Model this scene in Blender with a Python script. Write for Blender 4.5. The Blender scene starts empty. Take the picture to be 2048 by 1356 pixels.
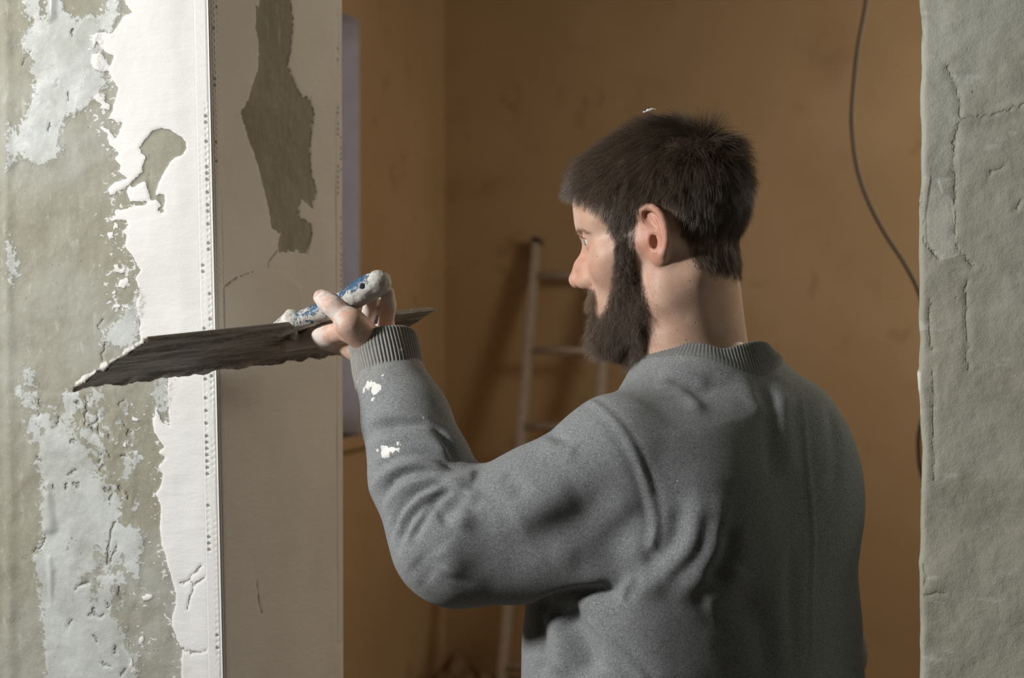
import bpy, math, random
import numpy as np
from mathutils import Vector, Matrix

random.seed(7)
RNG = np.random.default_rng(7)
SC = bpy.context.scene
COL = SC.collection

# ------------------------------------------------------------------ camera
W, H, F = 2048.0, 1356.0, 2844.0          # frame and focal length in pixels
CAM_Z = 1.56
PITCH = math.radians(-1.0)
cam_d = bpy.data.cameras.new('camera')
cam_d.sensor_width = 36.0
cam_d.lens = 36.0 * F / W
cam_d.clip_start = 0.02
cam_d.dof.use_dof = True
cam_d.dof.focus_distance = 1.55
cam_d.dof.aperture_fstop = 5.0
cam = bpy.data.objects.new('camera', cam_d)
COL.objects.link(cam)
cam.location = (0, 0, CAM_Z)
cam.rotation_euler = (math.radians(90) + PITCH, 0, 0)
SC.camera = cam

# ------------------------------------------------------------------ world
world = bpy.data.worlds.new('world')
SC.world = world
world.use_nodes = True
wn = world.node_tree.nodes
wn['Background'].inputs[0].default_value = (0.74, 0.80, 1.0, 1)
wn['Background'].inputs[1].default_value = 2.4

# ------------------------------------------------------------------ lights
def area_light(name, loc, target, sx, sy, power, col, spread=180):
    l = bpy.data.lights.new(name, 'AREA')
    l.shape = 'RECTANGLE'; l.size = sx; l.size_y = sy
    l.energy = power; l.color = col; l.spread = math.radians(spread)
    o = bpy.data.objects.new(name, l); COL.objects.link(o)
    o.location = loc
    o.rotation_euler = (Vector(target) - Vector(loc)).to_track_quat('-Z', 'Y').to_euler()
    return o
KEY_LOC = (-2.11, 0.60, 2.38)
area_light('work_lamp_left_offscreen', KEY_LOC, (0.0, 1.5, 1.5), 0.24, 0.34, 53, (1.0, 0.985, 0.96), 160)
def point_light(name, loc, power, col, r):
    l = bpy.data.lights.new(name, 'POINT')
    l.energy = power; l.color = col; l.shadow_soft_size = r
    o = bpy.data.objects.new(name, l); COL.objects.link(o)
    o.location = loc
    return o
point_light('back_room_lamp_right_offscreen', (2.05, 3.35, 2.45), 62, (1.0, 0.85, 0.66), 0.34)

# ------------------------------------------------------------------ exposure
vs = SC.view_settings
vs.view_transform = 'Standard'
vs.look = 'None'
vs.gamma = 1.0
vs.use_curve_mapping = False
vs.exposure = 0.0

# ------------------------------------------------------------------ helpers
cp, sp = math.cos(PITCH), math.sin(PITCH)
def ray(px, py):
    x = (px - W / 2) / F; z = (H / 2 - py) / F
    return np.array([x, cp - z * sp, sp + z * cp])
def at(px, py, d):
    """world point seen at pixel (px,py) whose y (distance from the camera plane) is d"""
    r = ray(px, py)
    return np.array([0, 0, CAM_Z]) + r * (d / r[1])
def at_plane(px, py, p0, n):
    r = ray(px, py); o = np.array([0, 0, CAM_Z])
    return o + r * (np.dot(np.asarray(p0) - o, n) / np.dot(r, n))

def tag(o, label=None, cat=None, group=None, kind=None):
    if label: o['label'] = label
    if cat: o['category'] = cat
    if group: o['group'] = group
    if kind: o['kind'] = kind
    return o

def np_mesh(name, V, Fc, mat=None, parent=None, smooth=True, attrs=None, part_kind=None):
    me = bpy.data.meshes.new(name)
    V = np.asarray(V, dtype=np.float64)
    if isinstance(Fc, np.ndarray):
        Fc = Fc.astype(np.int32); k = Fc.shape[1]; nf = len(Fc)
        me.vertices.add(len(V)); me.vertices.foreach_set('co', V.astype(np.float32).ravel())
        me.loops.add(nf * k); me.loops.foreach_set('vertex_index', Fc.ravel())
        me.polygons.add(nf)
        me.polygons.foreach_set('loop_start', np.arange(0, nf * k, k, dtype=np.int32))
        me.update(calc_edges=True); me.validate()
    else:
        me.from_pydata([tuple(v) for v in V], [], [tuple(f) for f in Fc])
    if smooth: me.polygons.foreach_set('use_smooth', np.ones(len(me.polygons), dtype=bool))
    if attrs:
        for k_, a in attrs.items():
            at_ = me.attributes.new(k_, 'FLOAT', 'POINT')
            at_.data.foreach_set('value', np.asarray(a, dtype=np.float32))
    if mat: me.materials.append(mat)
    o = bpy.data.objects.new(name, me); COL.objects.link(o)
    if parent is not None: adopt(o, parent)
    if part_kind: o['kind'] = part_kind
    return o

def adopt(o, parent):
    o.parent = parent
    o.matrix_parent_inverse = parent_world(parent).inverted()
def parent_world(p):
    m = p.matrix_basis.copy()
    if p.parent is not None:
        m = parent_world(p.parent) @ p.matrix_parent_inverse @ m
    return m
def empty(name, loc):
    o = bpy.data.objects.new(name, None); COL.objects.link(o)
    o.location = loc; o.empty_display_size = 0.1
    return o

class MB:
    """collects simple shapes into one mesh"""
    def __init__(s): s.v = []; s.f = []
    def add(s, V, Fc):
        b = len(s.v); s.v += [tuple(map(float, p)) for p in V]; s.f += [tuple(i + b for i in q) for q in Fc]
    def box(s, c, ax, half):
        """oriented box: centre, three axes, half sizes"""
        c = np.asarray(c, float); ax = [np.asarray(a, float) for a in ax]
        V = [c + ax[0]*half[0]*i + ax[1]*half[1]*j + ax[2]*half[2]*k for i in (-1, 1) for j in (-1, 1) for k in (-1, 1)]
        s.add(V, [(0,1,3,2),(4,6,7,5),(0,4,5,1),(2,3,7,6),(0,2,6,4),(1,5,7,3)])
    def tube(s, pts, r, n=10, cap=True):
        pts = [np.asarray(p, float) for p in pts]
        rr = r if hasattr(r, '__len__') else [r] * len(pts)
        V = []; Fc = []
        up = None
        for i, p in enumerate(pts):
            t = pts[min(i+1, len(pts)-1)] - pts[max(i-1, 0)]; t = t / (np.linalg.norm(t) + 1e-12)
            if up is None:
                up = np.cross(t, [0, 0, 1.0])
                if np.linalg.norm(up) < .1: up = np.cross(t, [1.0, 0, 0])
            up = up - t * np.dot(up, t); up /= np.linalg.norm(up); w = np.cross(t, up)
            for k in range(n):
                a = 2*math.pi*k/n
                V.append(p + rr[i]*(math.cos(a)*up + math.sin(a)*w))
        for i in range(len(pts)-1):
            for k in range(n):
                k2 = (k+1) % n
                Fc.append((i*n+k, i*n+k2, (i+1)*n+k2, (i+1)*n+k))
        if cap:
            Fc.append(tuple(range(n-1, -1, -1))); Fc.append(tuple((len(pts)-1)*n+k for k in range(n)))
        s.add(V, Fc)
    def build(s, name, mat, parent=None, smooth=False, bevel=0):
        o = np_mesh(name, s.v, s.f, mat, parent, smooth)
        if bevel:
            m = o.modifiers.new('bevel', 'BEVEL'); m.width = bevel; m.segments = 2; m.limit_method = 'ANGLE'
        return o

def catmull(P, n=8):
    P = [np.asarray(p, float) for p in P]
    Q = [2*P[0]-P[1]] + P + [2*P[-1]-P[-2]]
    out = []
    for i in range(1, len(Q)-2):
        for k in range(n):
            t = k/n
            out.append(.5*((2*Q[i]) + (-Q[i-1]+Q[i+1])*t + (2*Q[i-1]-5*Q[i]+4*Q[i+1]-Q[i+2])*t*t + (-Q[i-1]+3*Q[i]-3*Q[i+1]+Q[i+2])*t**3))
    out.append(P[-1])
    return np.array(out)

# ---- numpy noise
def _hash(ix, iy, iz, seed):
    h = (ix.astype(np.uint32)*np.uint32(374761393) + iy.astype(np.uint32)*np.uint32(668265263) + iz.astype(np.uint32)*np.uint32(2147483647) + np.uint32(seed*1013904223 & 0xffffffff))
    h = (h ^ (h >> np.uint32(13))) * np.uint32(1274126177)
    h = h ^ (h >> np.uint32(16))
    return (h & np.uint32(0xffff)).astype(np.float32) / 32767.5 - 1.0
def vnoise(P, scale, seed=0):
    Q = np.asarray(P, dtype=np.float64) * scale + 1000.0
    I = np.floor(Q).astype(np.int64); f = (Q - I).astype(np.float32); f = f*f*(3-2*f)
    r = 0
    for dx in (0, 1):
        wx = f[:, 0] if dx else 1 - f[:, 0]
        for dy in (0, 1):
            wy = f[:, 1] if dy else 1 - f[:, 1]
            for dz in (0, 1):
                wz = f[:, 2] if dz else 1 - f[:, 2]
                r = r + wx*wy*wz*_hash(I[:, 0]+dx, I[:, 1]+dy, I[:, 2]+dz, seed)
    return r
def fbm(P, scale, octv=4, seed=0):
    r = 0; a = 1.0; s = 0
    for o in range(octv):
        r = r + a*vnoise(P, scale*2**o, seed+o*17); s += a; a *= .5
    return r / s

def seg_dist2(P, a, b):
    """distance of 2-D or 3-D points to a segment, with parameter"""
    ab = b - a
    t = np.clip(((P - a) @ ab) / (ab @ ab + 1e-12), 0, 1)
    d = P - (a + t[:, None]*ab)
    return np.sqrt((d*d).sum(1)), t
def polyline_dist(P, pts):
    d = None
    for a, b in zip(pts[:-1], pts[1:]):
        dd, _ = seg_dist2(P, np.asarray(a), np.asarray(b))
        d = dd if d is None else np.minimum(d, dd)
    return d
def poly_sd(P, poly):
    """signed distance to a closed polygon, positive inside (2-D)"""
    poly = np.asarray(poly, float); n = len(poly)
    d = np.full(len(P), 1e9); inside = np.zeros(len(P), bool)
    for i in range(n):
        a = poly[i]; b = poly[(i+1) % n]
        dd, _ = seg_dist2(P, a, b); d = np.minimum(d, dd)
        c = ((a[1] > P[:, 1]) != (b[1] > P[:, 1]))
        if abs(b[1]-a[1]) > 1e-12:
            inside ^= c & (P[:, 0] < (b[0]-a[0])*(P[:, 1]-a[1])/(b[1]-a[1]) + a[0])
    return np.where(inside, d, -d)
def sstep(a, b, x):
    t = np.clip((x-a)/(b-a), 0, 1); return t*t*(3-2*t)

# ------------------------------------------------------------------ material helper
class NT:
    def __init__(s, name):
        s.m = bpy.data.materials.new(name); s.m.use_nodes = True
        s.t = s.m.node_tree; s.n = s.t.nodes; s.b = s.n['Principled BSDF']; s.out = s.n['Material Output']
        s._tc = None
    def node(s, typ, **kw):
        x = s.n.new(typ)
        for k, v in kw.items(): setattr(x, k, v)
        return x
    def link(s, a, b): s.t.links.new(a, b)
    def put(s, inp, v):
        if hasattr(v, 'is_linked') or isinstance(v, bpy.types.NodeSocket): s.link(v, inp)
        elif isinstance(v, (tuple, list)): inp.default_value = (*v, 1) if len(v) == 3 and inp.type == 'RGBA' else v
        else: inp.default_value = v
    def pos(s):
        if s._tc is None: s._tc = s.node('ShaderNodeTexCoord').outputs['Object']
        return s._tc
    def mapped(s, scale, vec=None, loc=(0,0,0), rot=(0,0,0)):
        m = s.node('ShaderNodeMapping'); s.link(vec or s.pos(), m.inputs[0])
        m.inputs['Scale'].default_value = scale; m.inputs['Location'].default_value = loc; m.inputs['Rotation'].default_value = rot
        return m.outputs[0]
    def noise(s, scale, detail=4, rough=.55, vec=None, dist=0.0):
        x = s.node('ShaderNodeTexNoise'); s.link(vec or s.pos(), x.inputs['Vector'])
        x.inputs['Scale'].default_value = scale; x.inputs['Detail'].default_value = detail
        x.inputs['Roughness'].default_value = rough; x.inputs['Distortion'].default_value = dist
        return x.outputs[0]
    def voro(s, scale, feature='F1', vec=None, out=0):
        x = s.node('ShaderNodeTexVoronoi', feature=feature); s.link(vec or s.pos(), x.inputs['Vector'])
        x.inputs['Scale'].default_value = scale
        return x.outputs[out]
    def attr(s, name): return s.node('ShaderNodeAttribute', attribute_name=name).outputs['Fac']
    def math(s, op, a, b=0.0, c=0.0, clamp=False):
        x = s.node('ShaderNodeMath', operation=op, use_clamp=clamp)
        for i, v in enumerate((a, b, c)): s.put(x.inputs[i], v)
        return x.outputs[0]
    def step(s, v, a, b, lo=0.0, hi=1.0):
        x = s.node('ShaderNodeMapRange', interpolation_type='SMOOTHSTEP')
        s.put(x.inputs[0], v)
        for i, q in enumerate((a, b, lo, hi)): x.inputs[i+1].default_value = q
        return x.outputs[0]
    def mix(s, fac, a, b, mode='MIX'):
        x = s.node('ShaderNodeMix', data_type='RGBA', blend_type=mode)
        s.put(x.inputs[0], fac); s.put(x.inputs[6], a); s.put(x.inputs[7], b)
        return x.outputs[2]
    def bump(s, h, strength=.3, dist=.002, normal=None):
        x = s.node('ShaderNodeBump'); x.inputs['Strength'].default_value = strength; x.inputs['Distance'].default_value = dist
        s.link(h, x.inputs['Height'])
        if normal is not None: s.link(normal, x.inputs['Normal'])
        return x.outputs[0]
    def set(s, **kw):
        for k, v in kw.items(): s.put(s.b.inputs[k.replace('_', ' ')], v)
        return s.m
# ------------------------------------------------------------------ room shell
PHI = math.radians(18.0)
UW = np.array([math.cos(PHI), -math.sin(PHI), 0.0])     # along the partition wall
NW = np.array([math.sin(PHI), math.cos(PHI), 0.0])      # through the wall, away from the camera
ZW = np.array([0, 0, 1.0])
P0 = at(431, 628, 1.66); P0[2] = 0.0                    # foot of the plastered corner
TW = 0.3510                                             # wall thickness
WO = 0.7910                                             # opening width
CEIL = 2.95
LEAN = -0.0205                                          # the plastered corner is not plumb
def wpos(s, t, z): return P0 + UW*s + NW*t + ZW*z
def lean(z): return LEAN*(np.asarray(z) - 1.56)
def front_uv(px, py):
    q = at_plane(px, py, P0, NW) - P0
    return np.array([q @ UW, q[2]])
def jamb_uv(px, py):
    q = at_plane(px, py, P0, UW) - P0
    return np.array([q @ NW, q[2]])
def pxpoly(pts, fn): return [fn(*p) for p in pts]

# ---- plaster shapes on the left wall face, traced on the wall plane
WHITE = [(244,-40),(253,10),(266,28),(248,30),(238,50),(224,67),(200,64),(185,70),(187,97),(197,85),(212,105),(230,113),(221,133),(214,122),
 (205,105),(186,107),(184,128),(192,140),(205,145),(218,143),(225,160),(238,175),(233,195),(226,222),(218,238),(235,244),(247,245),(240,262),
 (233,277),(222,262),(205,250),(202,256),(215,268),(219,290),(232,298),(240,310),(228,318),(242,330),(240,345),(256,356),(232,366),(215,376),
 (222,392),(248,378),(260,370),(255,385),(262,405),(298,403),(290,410),(263,413),(250,420),(228,420),(233,430),(220,443),(240,440),(255,440),
 (260,450),(246,463),(256,470),(250,493),(265,510),(278,535),(283,540),(272,555),(278,576),(284,580),(275,603),(274,616),(279,631),(283,643),
 (280,659),(285,690),(310,720),(338,750),(336,783),(338,820),(340,850),(326,845),(312,812),(308,840),(311,870),(328,893),(317,905),(333,915),
 (315,933),(326,948),(321,970),(311,988),(321,1013),(319,1060),(320,1073),(322,1090),(333,1121),(344,1160),(351,1186),(351,1208),(343,1234),
 (343,1251),(353,1280),(364,1299),(361,1328),(362,1400),(372,1650),(350,2000),(395,2300),(700,2300),(560,-700),(270,-700),(230,-300)]
HOLE = [(281,295),(290,285),(297,275),(310,262),(326,257),(345,262),(362,272),(372,285),(374,297),(366,310),(352,316),(340,325),(330,345),
 (320,365),(313,385),(314,392),(322,389),(331,392),(331,405),(328,418),(333,424),(325,427),(319,420),(324,412),(316,398),(304,402),(300,385),
 (296,368),(292,362),(280,368),(268,374),(262,370),(276,355),(287,345),(290,325),(298,315),(288,308)]
ISLES = [[(189,195),(200,184),(212,190),(213,205),(223,210),(222,222),(208,218),(200,222),(205,210),(193,202)],
 [(228,528),(238,530),(243,540),(252,533),(251,545),(243,548),(232,543)],[(240,560),(256,556),(260,566),(250,578),(238,574)],
 [(228,607),(240,609),(247,612),(238,617),(229,614)],[(231,445),(236,448),(238,457),(229,456)],[(215,466),(228,464),(229,475),(219,477)],
 [(226,582),(233,582),(232,588),(226,589)],[(282,1193),(300,1188),(308,1190),(302,1200),(286,1204)],[(276,1280),(287,1270),(286,1284),(277,1290)],
 [(247,885),(254,884),(253,893),(248,893)],[(262,1310),(267,1330),(258,1336)],[(265,833),(276,836),(278,842),(266,842)],[(305,838),(312,830),(315,860),(309,872)]]
BLUE = [[(45,-40),(50,30),(60,35),(68,46),(50,60),(42,75),(40,95),(55,110),(65,125),(60,140),(68,160),(68,185),(60,205),(45,235),(35,258),(20,250),
 (18,270),(12,290),(17,320),(18,340),(30,335),(35,315),(60,325),(75,330),(100,330),(120,310),(130,298),(118,290),(125,255),(135,235),(160,225),
 (175,215),(200,190),(215,170),(210,150),(204,128),(206,100),(195,70),(205,62),(224,66),(235,40),(243,15),(240,-40),(214,-40),(208,22),(180,30),(150,35),
 (130,20),(120,-40),(100,-40),(95,35),(85,20),(80,-40)],
 [(15,470),(25,480),(35,510),(40,530),(32,555),(25,575),(18,540),(14,500)],
 [(50,735),(62,735),(72,755),(75,775),(62,780),(50,772),(47,752)],
 [(37,785),(80,785),(115,790),(160,783),(230,775),(232,800),(250,805),(258,845),(240,870),(230,900),(275,905),(270,940),(272,975),(265,1000),
 (262,1040),(290,1075),(285,1105),(280,1160),(275,1195),(255,1235),(250,1270),(258,1300),(280,1310),(275,1345),(262,1420),(240,1600),(170,1720),(110,1640),(86,1480),(90,1330),(85,1270),
 (80,1220),(72,1150),(65,1115),(85,1075),(78,1020),(80,960),(60,910),(50,870),(45,830)],
 [(282,585),(288,600),(279,640),(274,700),(205,690),(210,662),(240,630),(265,605)],
 [(312,745),(342,740),(340,800),(336,840),(318,815),(308,790)]]
MOTTLE = [[(45,790),(250,790),(258,845),(268,905),(270,975),(258,1040),(200,1000),(170,930),(120,900),(60,900)],[(130,1090),(250,1090),(260,1200),(230,1240),(150,1200)]]
WETP = [[(88,965),(98,960),(110,1000),(116,1062),(104,1070),(84,1066)],[(93,1112),(104,1108),(112,1140),(108,1185),(102,1212),(96,1180)],[(94,-30),(120,-30),(116,40),(98,48)]]
CRACK_F = [[(233,1088),(228,1105),(221,1120),(214,1129)],[(150,1180),(160,1170),(170,1168),(183,1166)],[(66,1104),(82,1094),(90,1076)],
 [(205,640),(199,655),(205,672),(211,690),(206,712),(210,735)],[(172,795),(175,815),(172,830),(171,850)],[(196,825),(197,850),(198,872)],
 [(220,975),(222,990),(216,1000)],[(213,1130),(222,1062),(230,1045)],[(240,812),(247,800),(250,795)],[(405,1130),(388,1148),(366,1168)],
 [(418,1153),(395,1165),(384,1188),(375,1218)],[(388,1172),(378,1162),(360,1166)],[(258,860),(262,868)],[(116,835),(112,848)],[(365,1299),(375,1303),(392,1305),(420,1301)],
 [(204,908),(200,922),(196,925)],[(62,100),(50,118),(44,130)],[(147,58),(145,72)],[(117,160),(110,175)],[(137,185),(137,202)],[(100,245),(97,262)]]
FRONT_W = pxpoly(WHITE, front_uv); FRONT_H = pxpoly(HOLE, front_uv)
FRONT_I = [pxpoly(p, front_uv) for p in ISLES]; FRONT_B = [pxpoly(p, front_uv) for p in BLUE]; FRONT_M = [pxpoly(p, front_uv) for p in MOTTLE]
DARKP = [(527,-40),(580,-40),(588,32),(589,58),(584,101),(577,130),(590,159),(601,186),(609,194),(622,196),(629,231),(624,260),(620,297),(622,346),
 (634,386),(624,416),(605,400),(597,415),(600,436),(612,441),(624,451),(622,481),(614,509),(592,501),(559,506),(556,488),(562,466),(544,456),(537,411),
 (527,371),(517,326),(501,281),(486,226),(501,201),(511,165),(521,140),(524,90),(517,50),(527,0)]
JAMB_D = pxpoly(DARKP, jamb_uv)
JAMB_ISL = pxpoly([(519,15),(530,20),(530,40),(519,44)], jamb_uv)
SMEAR = pxpoly([(430,600),(436,580),(470,558),(510,543),(545,540),(575,550),(596,572),(606,600),(603,640),(590,720),(430,720)], jamb_uv)
CRACK_J = [pxpoly(p, jamb_uv) for p in ([(430,592),(440,578),(470,556),(505,543)],[(535,535),(537,522),(556,500)],[(505,1160),(508,1200),(515,1225)])]
_r = np.random.default_rng(5)
for _ in range(34):
    x0, y0 = (_r.uniform(70, 265), _r.uniform(790, 1010)) if _ % 3 else (_r.uniform(110, 260), _r.uniform(1090, 1340))
    L_, a_ = _r.uniform(7, 22), _r.normal(1.5, .7)
    CRACK_F.append([(x0, y0), (x0 + L_*.5*math.cos(a_) + _r.normal(0, 3), y0 + L_*.5*math.sin(a_)), (x0 + L_*math.cos(a_), y0 + L_*math.sin(a_))])
def jag(pts, seed, amp=1.6):
    rng = np.random.default_rng(seed); c = catmull([np.array([x, y, 0.0]) for x, y in pts], 5)[:, :2]
    c[1:-1] += rng.normal(0, amp, c[1:-1].shape)
    return [tuple(q) for q in c]
CRACK_FU = [pxpoly(jag(p, i), front_uv) for i, p in enumerate(CRACK_F)]

def axis(fine0, fine1, step, lo, hi, cstep=.12):
    a = np.arange(fine0, fine1 + step*.5, step)
    l = np.linspace(lo, fine0, max(2, int((fine0-lo)/cstep)+1))[:-1] if lo < fine0 - 1e-6 else np.array([])
    r = np.linspace(a[-1], hi, max(2, int((hi-a[-1])/cstep)+1))[1:] if hi > a[-1] + 1e-6 else np.array([])
    return np.concatenate([l, a, r])
def grid_faces(na, nb, flip=False, base=0):
    i, j = np.meshgrid(np.arange(na-1), np.arange(nb-1), indexing='ij')
    q = np.stack([i*nb+j, (i+1)*nb+j, (i+1)*nb+j+1, i*nb+j+1], -1).reshape(-1, 4) + base
    return q[:, ::-1] if flip else q

# ---- materials of the walls
def plaster_material(name, jamb=False):
    t = NT(name)
    big = t.noise(5.0, 3); mid = t.noise(28, 5, .6); fine = t.noise(160, 5, .65); grit = t.noise(700, 3, .6)
    # bare cement: olive grey with pale clouds
    conc = t.mix(t.step(big, .35, .68), (0.305, 0.294, 0.228), (0.385, 0.385, 0.335))
    conc = t.mix(t.math('MULTIPLY', t.step(mid, .42, .72), .5), conc, (0.245, 0.232, 0.172))
    conc = t.mix(t.math('MULTIPLY', t.step(fine, .52, .75), .35), conc, (0.52, 0.52, 0.46))
    scuff = t.noise(1.0, 5, .7, t.mapped((70, 70, 24)))
    conc = t.mix(t.math('MULTIPLY', t.step(scuff, .55, .72), .45), conc, (0.56, 0.56, 0.50))
    # bluish skim coat, worn through in places
    mo = t.attr('mottle')
    bl = t.math('ADD', t.attr('sd_blue'), t.math('MULTIPLY', t.math('SUBTRACT', fine, .5), .050))
    bl = t.math('ADD', bl, t.math('MULTIPLY', t.math('SUBTRACT', t.noise(34, 5, .7), .53), t.math('MULTIPLY', mo, .75)))
    bmask = t.step(bl, -.0012, .0022)
    blue = t.mix(t.step(t.noise(14, 4, .6), .35, .7), (0.555, 0.582, 0.565), (0.425, 0.440, 0.400))
    blue = t.mix(t.math('MULTIPLY', t.step(fine, .5, .8), .45), blue, (0.70, 0.73, 0.73))
    c = t.mix(t.math('MULTIPLY', bmask, .92), conc, blue)
    # white finishing putty
    flat = t.noise(90, 4, .6, t.mapped((1, 1, 1.9)))
    wl = t.math('ADD', t.attr('sd_white'), t.math('MULTIPLY', t.math('SUBTRACT', flat, .5), .016 if jamb else .006))
    wl = t.math('ADD', wl, t.math('MULTIPLY', t.math('SUBTRACT', fine, .5), .004))
    wmask = t.step(wl, -.0003, .0005)
    # scraped flecks of putty near its edge
    fl = t.math('SUBTRACT', t.noise(130, 3, .6, t.mapped((1.0, 1.0, 1.5), loc=(3, 1, 0))), t.step(t.attr('sd_white'), -.034, -.001, .74, .575))
    fmask = t.math('MULTIPLY', t.step(fl, .0, .02), t.attr('fleck'))
    wm = t.math('MAXIMUM', wmask, t.math('MULTIPLY', fmask, .0 if jamb else .8))
    white = t.mix(t.step(t.noise(9, 3), .35, .7), (0.790, 0.785, 0.765), (0.735, 0.728, 0.705))
    c = t.mix(wm, c, white)
    if jamb:   # damp fresh coat
        c = t.mix(t.math('MULTIPLY', t.step(t.attr('smear'), -.001, .002), .5), c, (0.74, 0.72, 0.68))
    # pits and cracks
    pit = t.step(t.voro(95, vec=t.pos()), .10, .055)
    pit = t.math('MULTIPLY', pit, t.step(t.noise(30, 2), .50, .60))
    pit = t.math('MULTIPLY', pit, t.step(wm, 0, 1, .85, .10))
    crk = t.step(t.math('ADD', t.attr('crack'), t.math('MULTIPLY', t.math('SUBTRACT', t.noise(70, 4, .6), .5), .0042)), .0013, .0004)
    dk = t.math('MAXIMUM', pit, t.math('MULTIPLY', crk, t.step(wm, 0, 1, .9, .55)))
    c = t.mix(t.math('MULTIPLY', crk, .8), c, conc)      # a crack opens on the cement below
    h = t.math('ADD', t.math('MULTIPLY', wm, 1.1), t.math('MULTIPLY', bmask, .45))
    h = t.math('SUBTRACT', h, t.math('MULTIPLY', dk, 1.6))
    strokes = t.noise(1.0, 4, .6, t.mapped((22, 22, 75)))
    h = t.math('ADD', h, t.math('MULTIPLY', t.math('MULTIPLY', strokes, wm), 1.1))
    h = t.math('ADD', h, t.math('MULTIPLY', grit, .32))
    h = t.math('ADD', h, t.math('MULTIPLY', fine, t.step(wm, 0, 1, .75, .10)))
    wet = t.math('MULTIPLY', t.step(t.math('ADD', t.attr('wet'), t.math('MULTIPLY', t.math('SUBTRACT', fine, .5), .006)), -.001, .003), 1.0)
    nrm = t.bump(h, .75, .0013)
    t.link(t.math('SUBTRACT', .75, t.math('MULTIPLY', wet, .66)), nrm.node.inputs['Strength'])
    # the skim coat is damp and glossy
    wetn = t.math('MULTIPLY', bmask, t.math('SUBTRACT', 1.0, wm))
    rough = t.math('SUBTRACT', .85, t.math('MULTIPLY', wetn, t.step(t.noise(22, 3), .42, .6, .05, .42)))
    rough = t.math('SUBTRACT', rough, t.math('MULTIPLY', wet, .55), clamp=True)
    rough = t.math('MAXIMUM', rough, .26)
    t.set(Base_Color=c, Roughness=rough, Normal=nrm)
    t.b.inputs['Specular IOR Level'].default_value = .35
    return t.m
M_FRONT = plaster_material('plastered_wall')
M_JAMB = plaster_material('plastered_reveal', True)

# ---- left wall: its face towards the camera and its reveal
def build_left_wall():
    S = axis(-0.39, 0.0, .002, -4.6, 0.0); Z = axis(1.10, 1.98, .002, 0.0, CEIL)
    SS, ZZ = np.meshgrid(S, Z, indexing='ij'); s = SS.ravel(); z = ZZ.ravel()
    sh = s + lean(z)*sstep(-.5, -.15, s)
    uv = np.stack([sh, z], 1); q3 = np.stack([sh, np.zeros_like(sh), z], 1)
    sdw = np.minimum(poly_sd(uv, FRONT_W), -poly_sd(uv, FRONT_H))
    for p in FRONT_I: sdw = np.maximum(sdw, poly_sd(uv, p))
    sdb = np.full(len(uv), -1.0)
    for p in FRONT_B: sdb = np.maximum(sdb, poly_sd(uv, p))
    mot = np.zeros(len(uv))
    for p in FRONT_M: mot = np.maximum(mot, sstep(-.02, .02, poly_sd(uv, p)))
    wet = np.full(len(uv), -1.0)
    for p in WETP: wet = np.maximum(wet, poly_sd(uv, pxpoly(p, front_uv)))
    crack = np.full(len(uv), .05)
    for p in CRACK_FU: crack = np.minimum(crack, polyline_dist(uv, p))
    h = .0035*fbm(q3, 6, 3, 3) + .0016*fbm(q3, 35, 3, 5)*(1-.7*sstep(-.004, .004, sdw)) + .0008*sstep(-.004, .003, sdb)
    h += .0022*np.exp(-((sh+.287)/.008)**2)          # trowel ridge far left
    h -= .0016*mot*np.maximum(0, fbm(q3, 60, 3, 9))
    h *= sstep(-.018, -.05, s)
    h += .0016*sstep(-.002, .003, sdw) - .0014*np.exp(-(crack/.0014)**2) + .0034*sstep(-.002, .009, wet)
    h -= .006*sstep(-.0175, -.0155, s)*sstep(-.0015, -.0035, s)*sstep(1.10, 1.12, z)*sstep(1.98, 1.96, z)      # chase for the corner bead
    V = P0 + sh[:, None]*UW + z[:, None]*ZW - h[:, None]*NW
    A = dict(sd_white=sdw, sd_blue=sdb, mottle=mot, crack=crack, smear=np.full(len(uv), -1.0), wet=wet, fleck=(poly_sd(uv, FRONT_H) < -.004)*1.0)
    o = np_mesh('wall_left', V, grid_faces(len(S), len(Z)), M_FRONT, attrs=A)
    tag(o, 'rough grey concrete wall face half covered with white putty', kind='structure')
    # reveal
    T = axis(0.0, TW, TW/175, 0.0, TW); TT, ZZ = np.meshgrid(T, Z, indexing='ij'); t = TT.ravel(); z = ZZ.ravel()
    uv = np.stack([t, z], 1); q3 = np.stack([np.zeros_like(t), t, z], 1)
    dk = np.minimum(poly_sd(uv, JAMB_D), 9); dk = np.maximum(dk, poly_sd(uv, JAMB_ISL))
    smear = poly_sd(uv, SMEAR)
    crack = np.full(len(uv), .05)
    for p in CRACK_J: crack = np.minimum(crack, polyline_dist(uv, p))
    h = .0012*fbm(q3, 9, 3, 21) + .0016*sstep(.002, -.003, dk) + .0008*sstep(-.002, .002, smear)+ .0010*fbm(q3, 70, 3, 25)*sstep(-.002, .004, dk)
    h *= sstep(0, .01, t)*sstep(TW, TW-.01, t)
    h -= .0012*np.exp(-(crack/.0014)**2)
    h -= .006*sstep(1.10, 1.12, z)*sstep(1.98, 1.96, z)*(sstep(.0015, .0035, t)*sstep(.0160, .0140, t) + sstep(TW-.0215, TW-.0195, t)*sstep(TW-.0015, TW-.0035, t))
    s = lean(z)*(1 - t/TW)
    V = P0 + (s + h)[:, None]*UW + t[:, None]*NW + z[:, None]*ZW
    A = dict(sd_white=-dk, sd_blue=np.full(len(uv), -1.0), mottle=np.zeros(len(uv)), crack=crack, smear=smear, wet=np.full(len(uv), -1.0))
    r = np_mesh('reveal', V, grid_faces(len(T), len(Z)), M_JAMB, o, attrs=A)
    return o
WALL_L = build_left_wall()

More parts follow.
